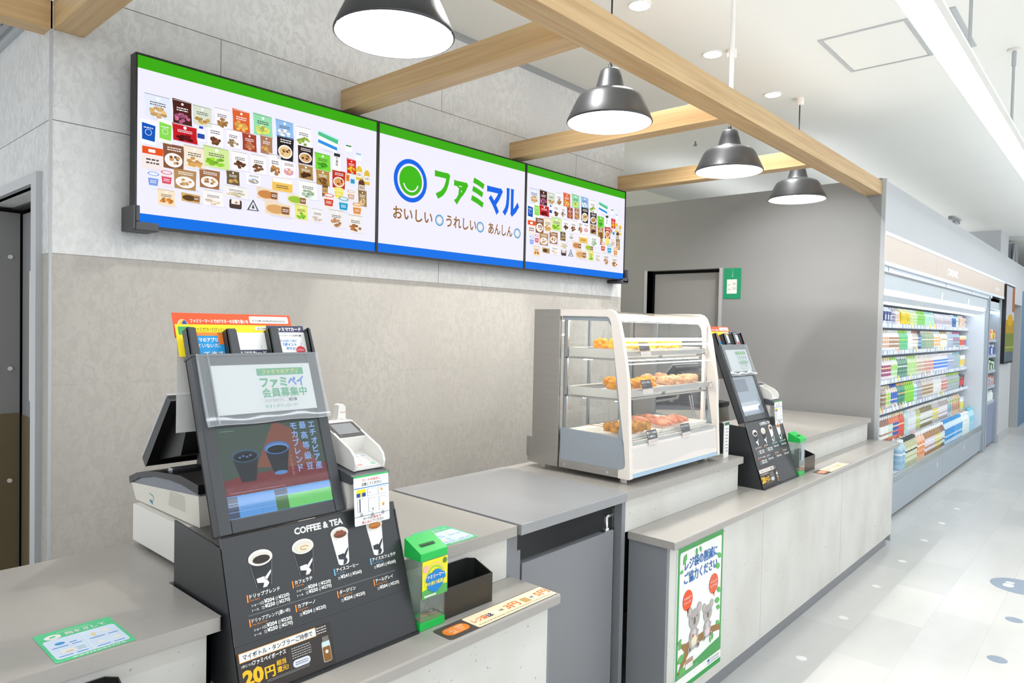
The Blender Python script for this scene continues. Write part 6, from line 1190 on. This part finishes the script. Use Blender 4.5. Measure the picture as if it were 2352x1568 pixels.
# ------------------------------------------------------------------ what stands in the drinks cooler
ROWZ = {1: 1.675, 2: 1.425, 3: 1.155, 4: .885, 5: .56, 6: .3136}
ROWH = {1: .158, 2: .195, 3: .205, 4: .21, 5: .245, 6: .27}
SHELF = {1: 'top cooler shelf', 2: 'second cooler shelf', 3: 'third cooler shelf', 4: 'fourth cooler shelf', 5: 'fifth cooler shelf', 6: 'cooler bottom deck'}
def soft(h, f=.16):
    return '#%02x%02x%02x' % tuple(int(int(h[i:i+2], 16)*(1-f)+240*f) for i in (1, 3, 5))
def goods_mesh(k, h_, c1, c2, c3):
    c1, c2, c3 = soft(c1), soft(c2), soft(c3)
    a = MB(); A, L, C = paint(c1, .25), paint(c2, .35), paint(c3, .4); wd = {'bottle': .066, 'carton': .07, 'cup': .078, 'pack': .12, 'big': .092}[k]; r = wd/2
    if k in ('bottle', 'big'):
        zs = h_*.66
        a.lathe([(r*.86, 0), (r*.97, .006), (r, .014), (r*.95, h_*.16), (r*.95, h_*.17)], (0, 0, 0), A, 12, False); a.lathe([(r*.86, 0), (0, 0)], (0, 0, 0), A, 12, False)
        a.lathe([(r*.985, h_*.17), (r*.985, zs)], (0, 0, 0), L, 12, False); a.lathe([(r*.97, zs), (r*.93, h_*.72), (r*.66, h_*.82), (r*.44, h_*.875), (r*.40, h_*.90)], (0, 0, 0), A, 12, False)
        a.lathe([(r*.47, h_*.885), (r*.49, h_*.895), (r*.49, h_*.99), (r*.44, h_), (0, h_)], (0, 0, 0), C, 12, False)
        P_ = paint(soft(c1, .05) if c1 != c2 else c3, .4); a.lathe([(r*1.0, h_*.30), (r*1.0, h_*.36)], (0, 0, 0), P_, 12, False); a.lathe([(r*1.0, h_*.50), (r*1.0, h_*.56)], (0, 0, 0), C, 12, False)
    elif k == 'carton':
        b = h_*.74; a.box(-r, r, -r, r, 0, b*.25, A); a.box(-r, r, -r, r, b*.25, b, L); a.prism([(-r, b), (r, b), (.004, h_*.94), (.004, h_), (-.004, h_), (-.004, h_*.94)], -r, r, C)
        g = G(a, (-r*.7, -r-.0008, b*.35), (1, 0, 0), (0, 0, 1), .0008); g.rrect(0, 0, r*1.4, b*.4, A, 1, .006)
    elif k == 'cup':
        h2 = h_*.62; a.lathe([(r*.72, 0), (r*.95, h2*.9)], (0, 0, 0), A, 14); a.lathe([(r*.80, h2*.2), (r*.945, h2*.8)], (0, 0, 0), L, 14, False, 1.02, 1.02); a.lathe([(r, h2*.9), (r, h2), (0, h2)], (0, 0, 0), C, 14, False); a.lathe([(r*.97, h2*.98), (r*.97, h2*1.25), (0, h2*1.25)], (0, 0, 0), A, 14, False)
    else:
        a.prism([(-r*.55, 0), (r*.55, 0), (r*.45, h_*.8), (.006, h_*.97), (-.006, h_*.97), (-r*.45, h_*.8)], -r, r, A); g = G(a, (-r*.85, -r*.56, h_*.1), (1, 0, 0), Vector((0, r*.1, h_*.8)), .001); g.rrect(0, .02, r*1.7, h_*.5, L, 1, .01); g.rect(0, h_*.58, r*1.7, h_*.68, C, 1); g.greek(r*.2, h_*.12, r*1.4, h_*.36, 3, paint('#8a8a94'), 2, .4)
    me = bpy.data.meshes.new('goods'); me.from_pydata(a.v, [], a.f)
    for m_ in a.mats: me.materials.append(m_)
    me.polygons.foreach_set('material_index', a.m); me.polygons.foreach_set('use_smooth', a.sm); me.update(); return me
KIND = {'bottle': ('drink_bottle', 'bottle', .0725), 'carton': ('drink_carton', 'carton', .077), 'cup': ('drink_cup', 'cup', .086), 'pack': ('drink_pouch', 'pouch', .13), 'big': ('large_bottle', 'bottle', .102)}
LAST = {}
for row, x0, x1, k, c1, c2, c3, desc in BLOCKS:
    nm, cat, pitch = KIND[k]; x0 = max(x0, LAST.get(row, 0)); x1 = min(x1, 11.215); n = max(1, round((x1-x0)/pitch))
    h_ = ROWH[row]*(1.12 if 'tall light' in desc else 1)
    if x1-x0 < pitch*.6: continue
    step = max((x1-x0)/n, pitch*.955); me = goods_mesh(k, h_, c1, c2, c3)
    for i in range(n):
        x = x0+step*(i+.5)
        if x+pitch*.5 > 11.228: break
        o = bpy.data.objects.new(nm, me); COL.objects.link(o); o.location = (x, (1.745 if row < 6 else 1.632)+R.uniform(-.002, .002), ROWZ[row]+.0004); o.rotation_euler = (0, 0, R.uniform(-.06, .06) if k in ('bottle', 'big', 'cup') else 0)
        tag(o, 'one of the %s, %s' % (desc, SHELF[row]), cat, '%s, %s' % (desc, SHELF[row]))
    LAST[row] = x0+step*n
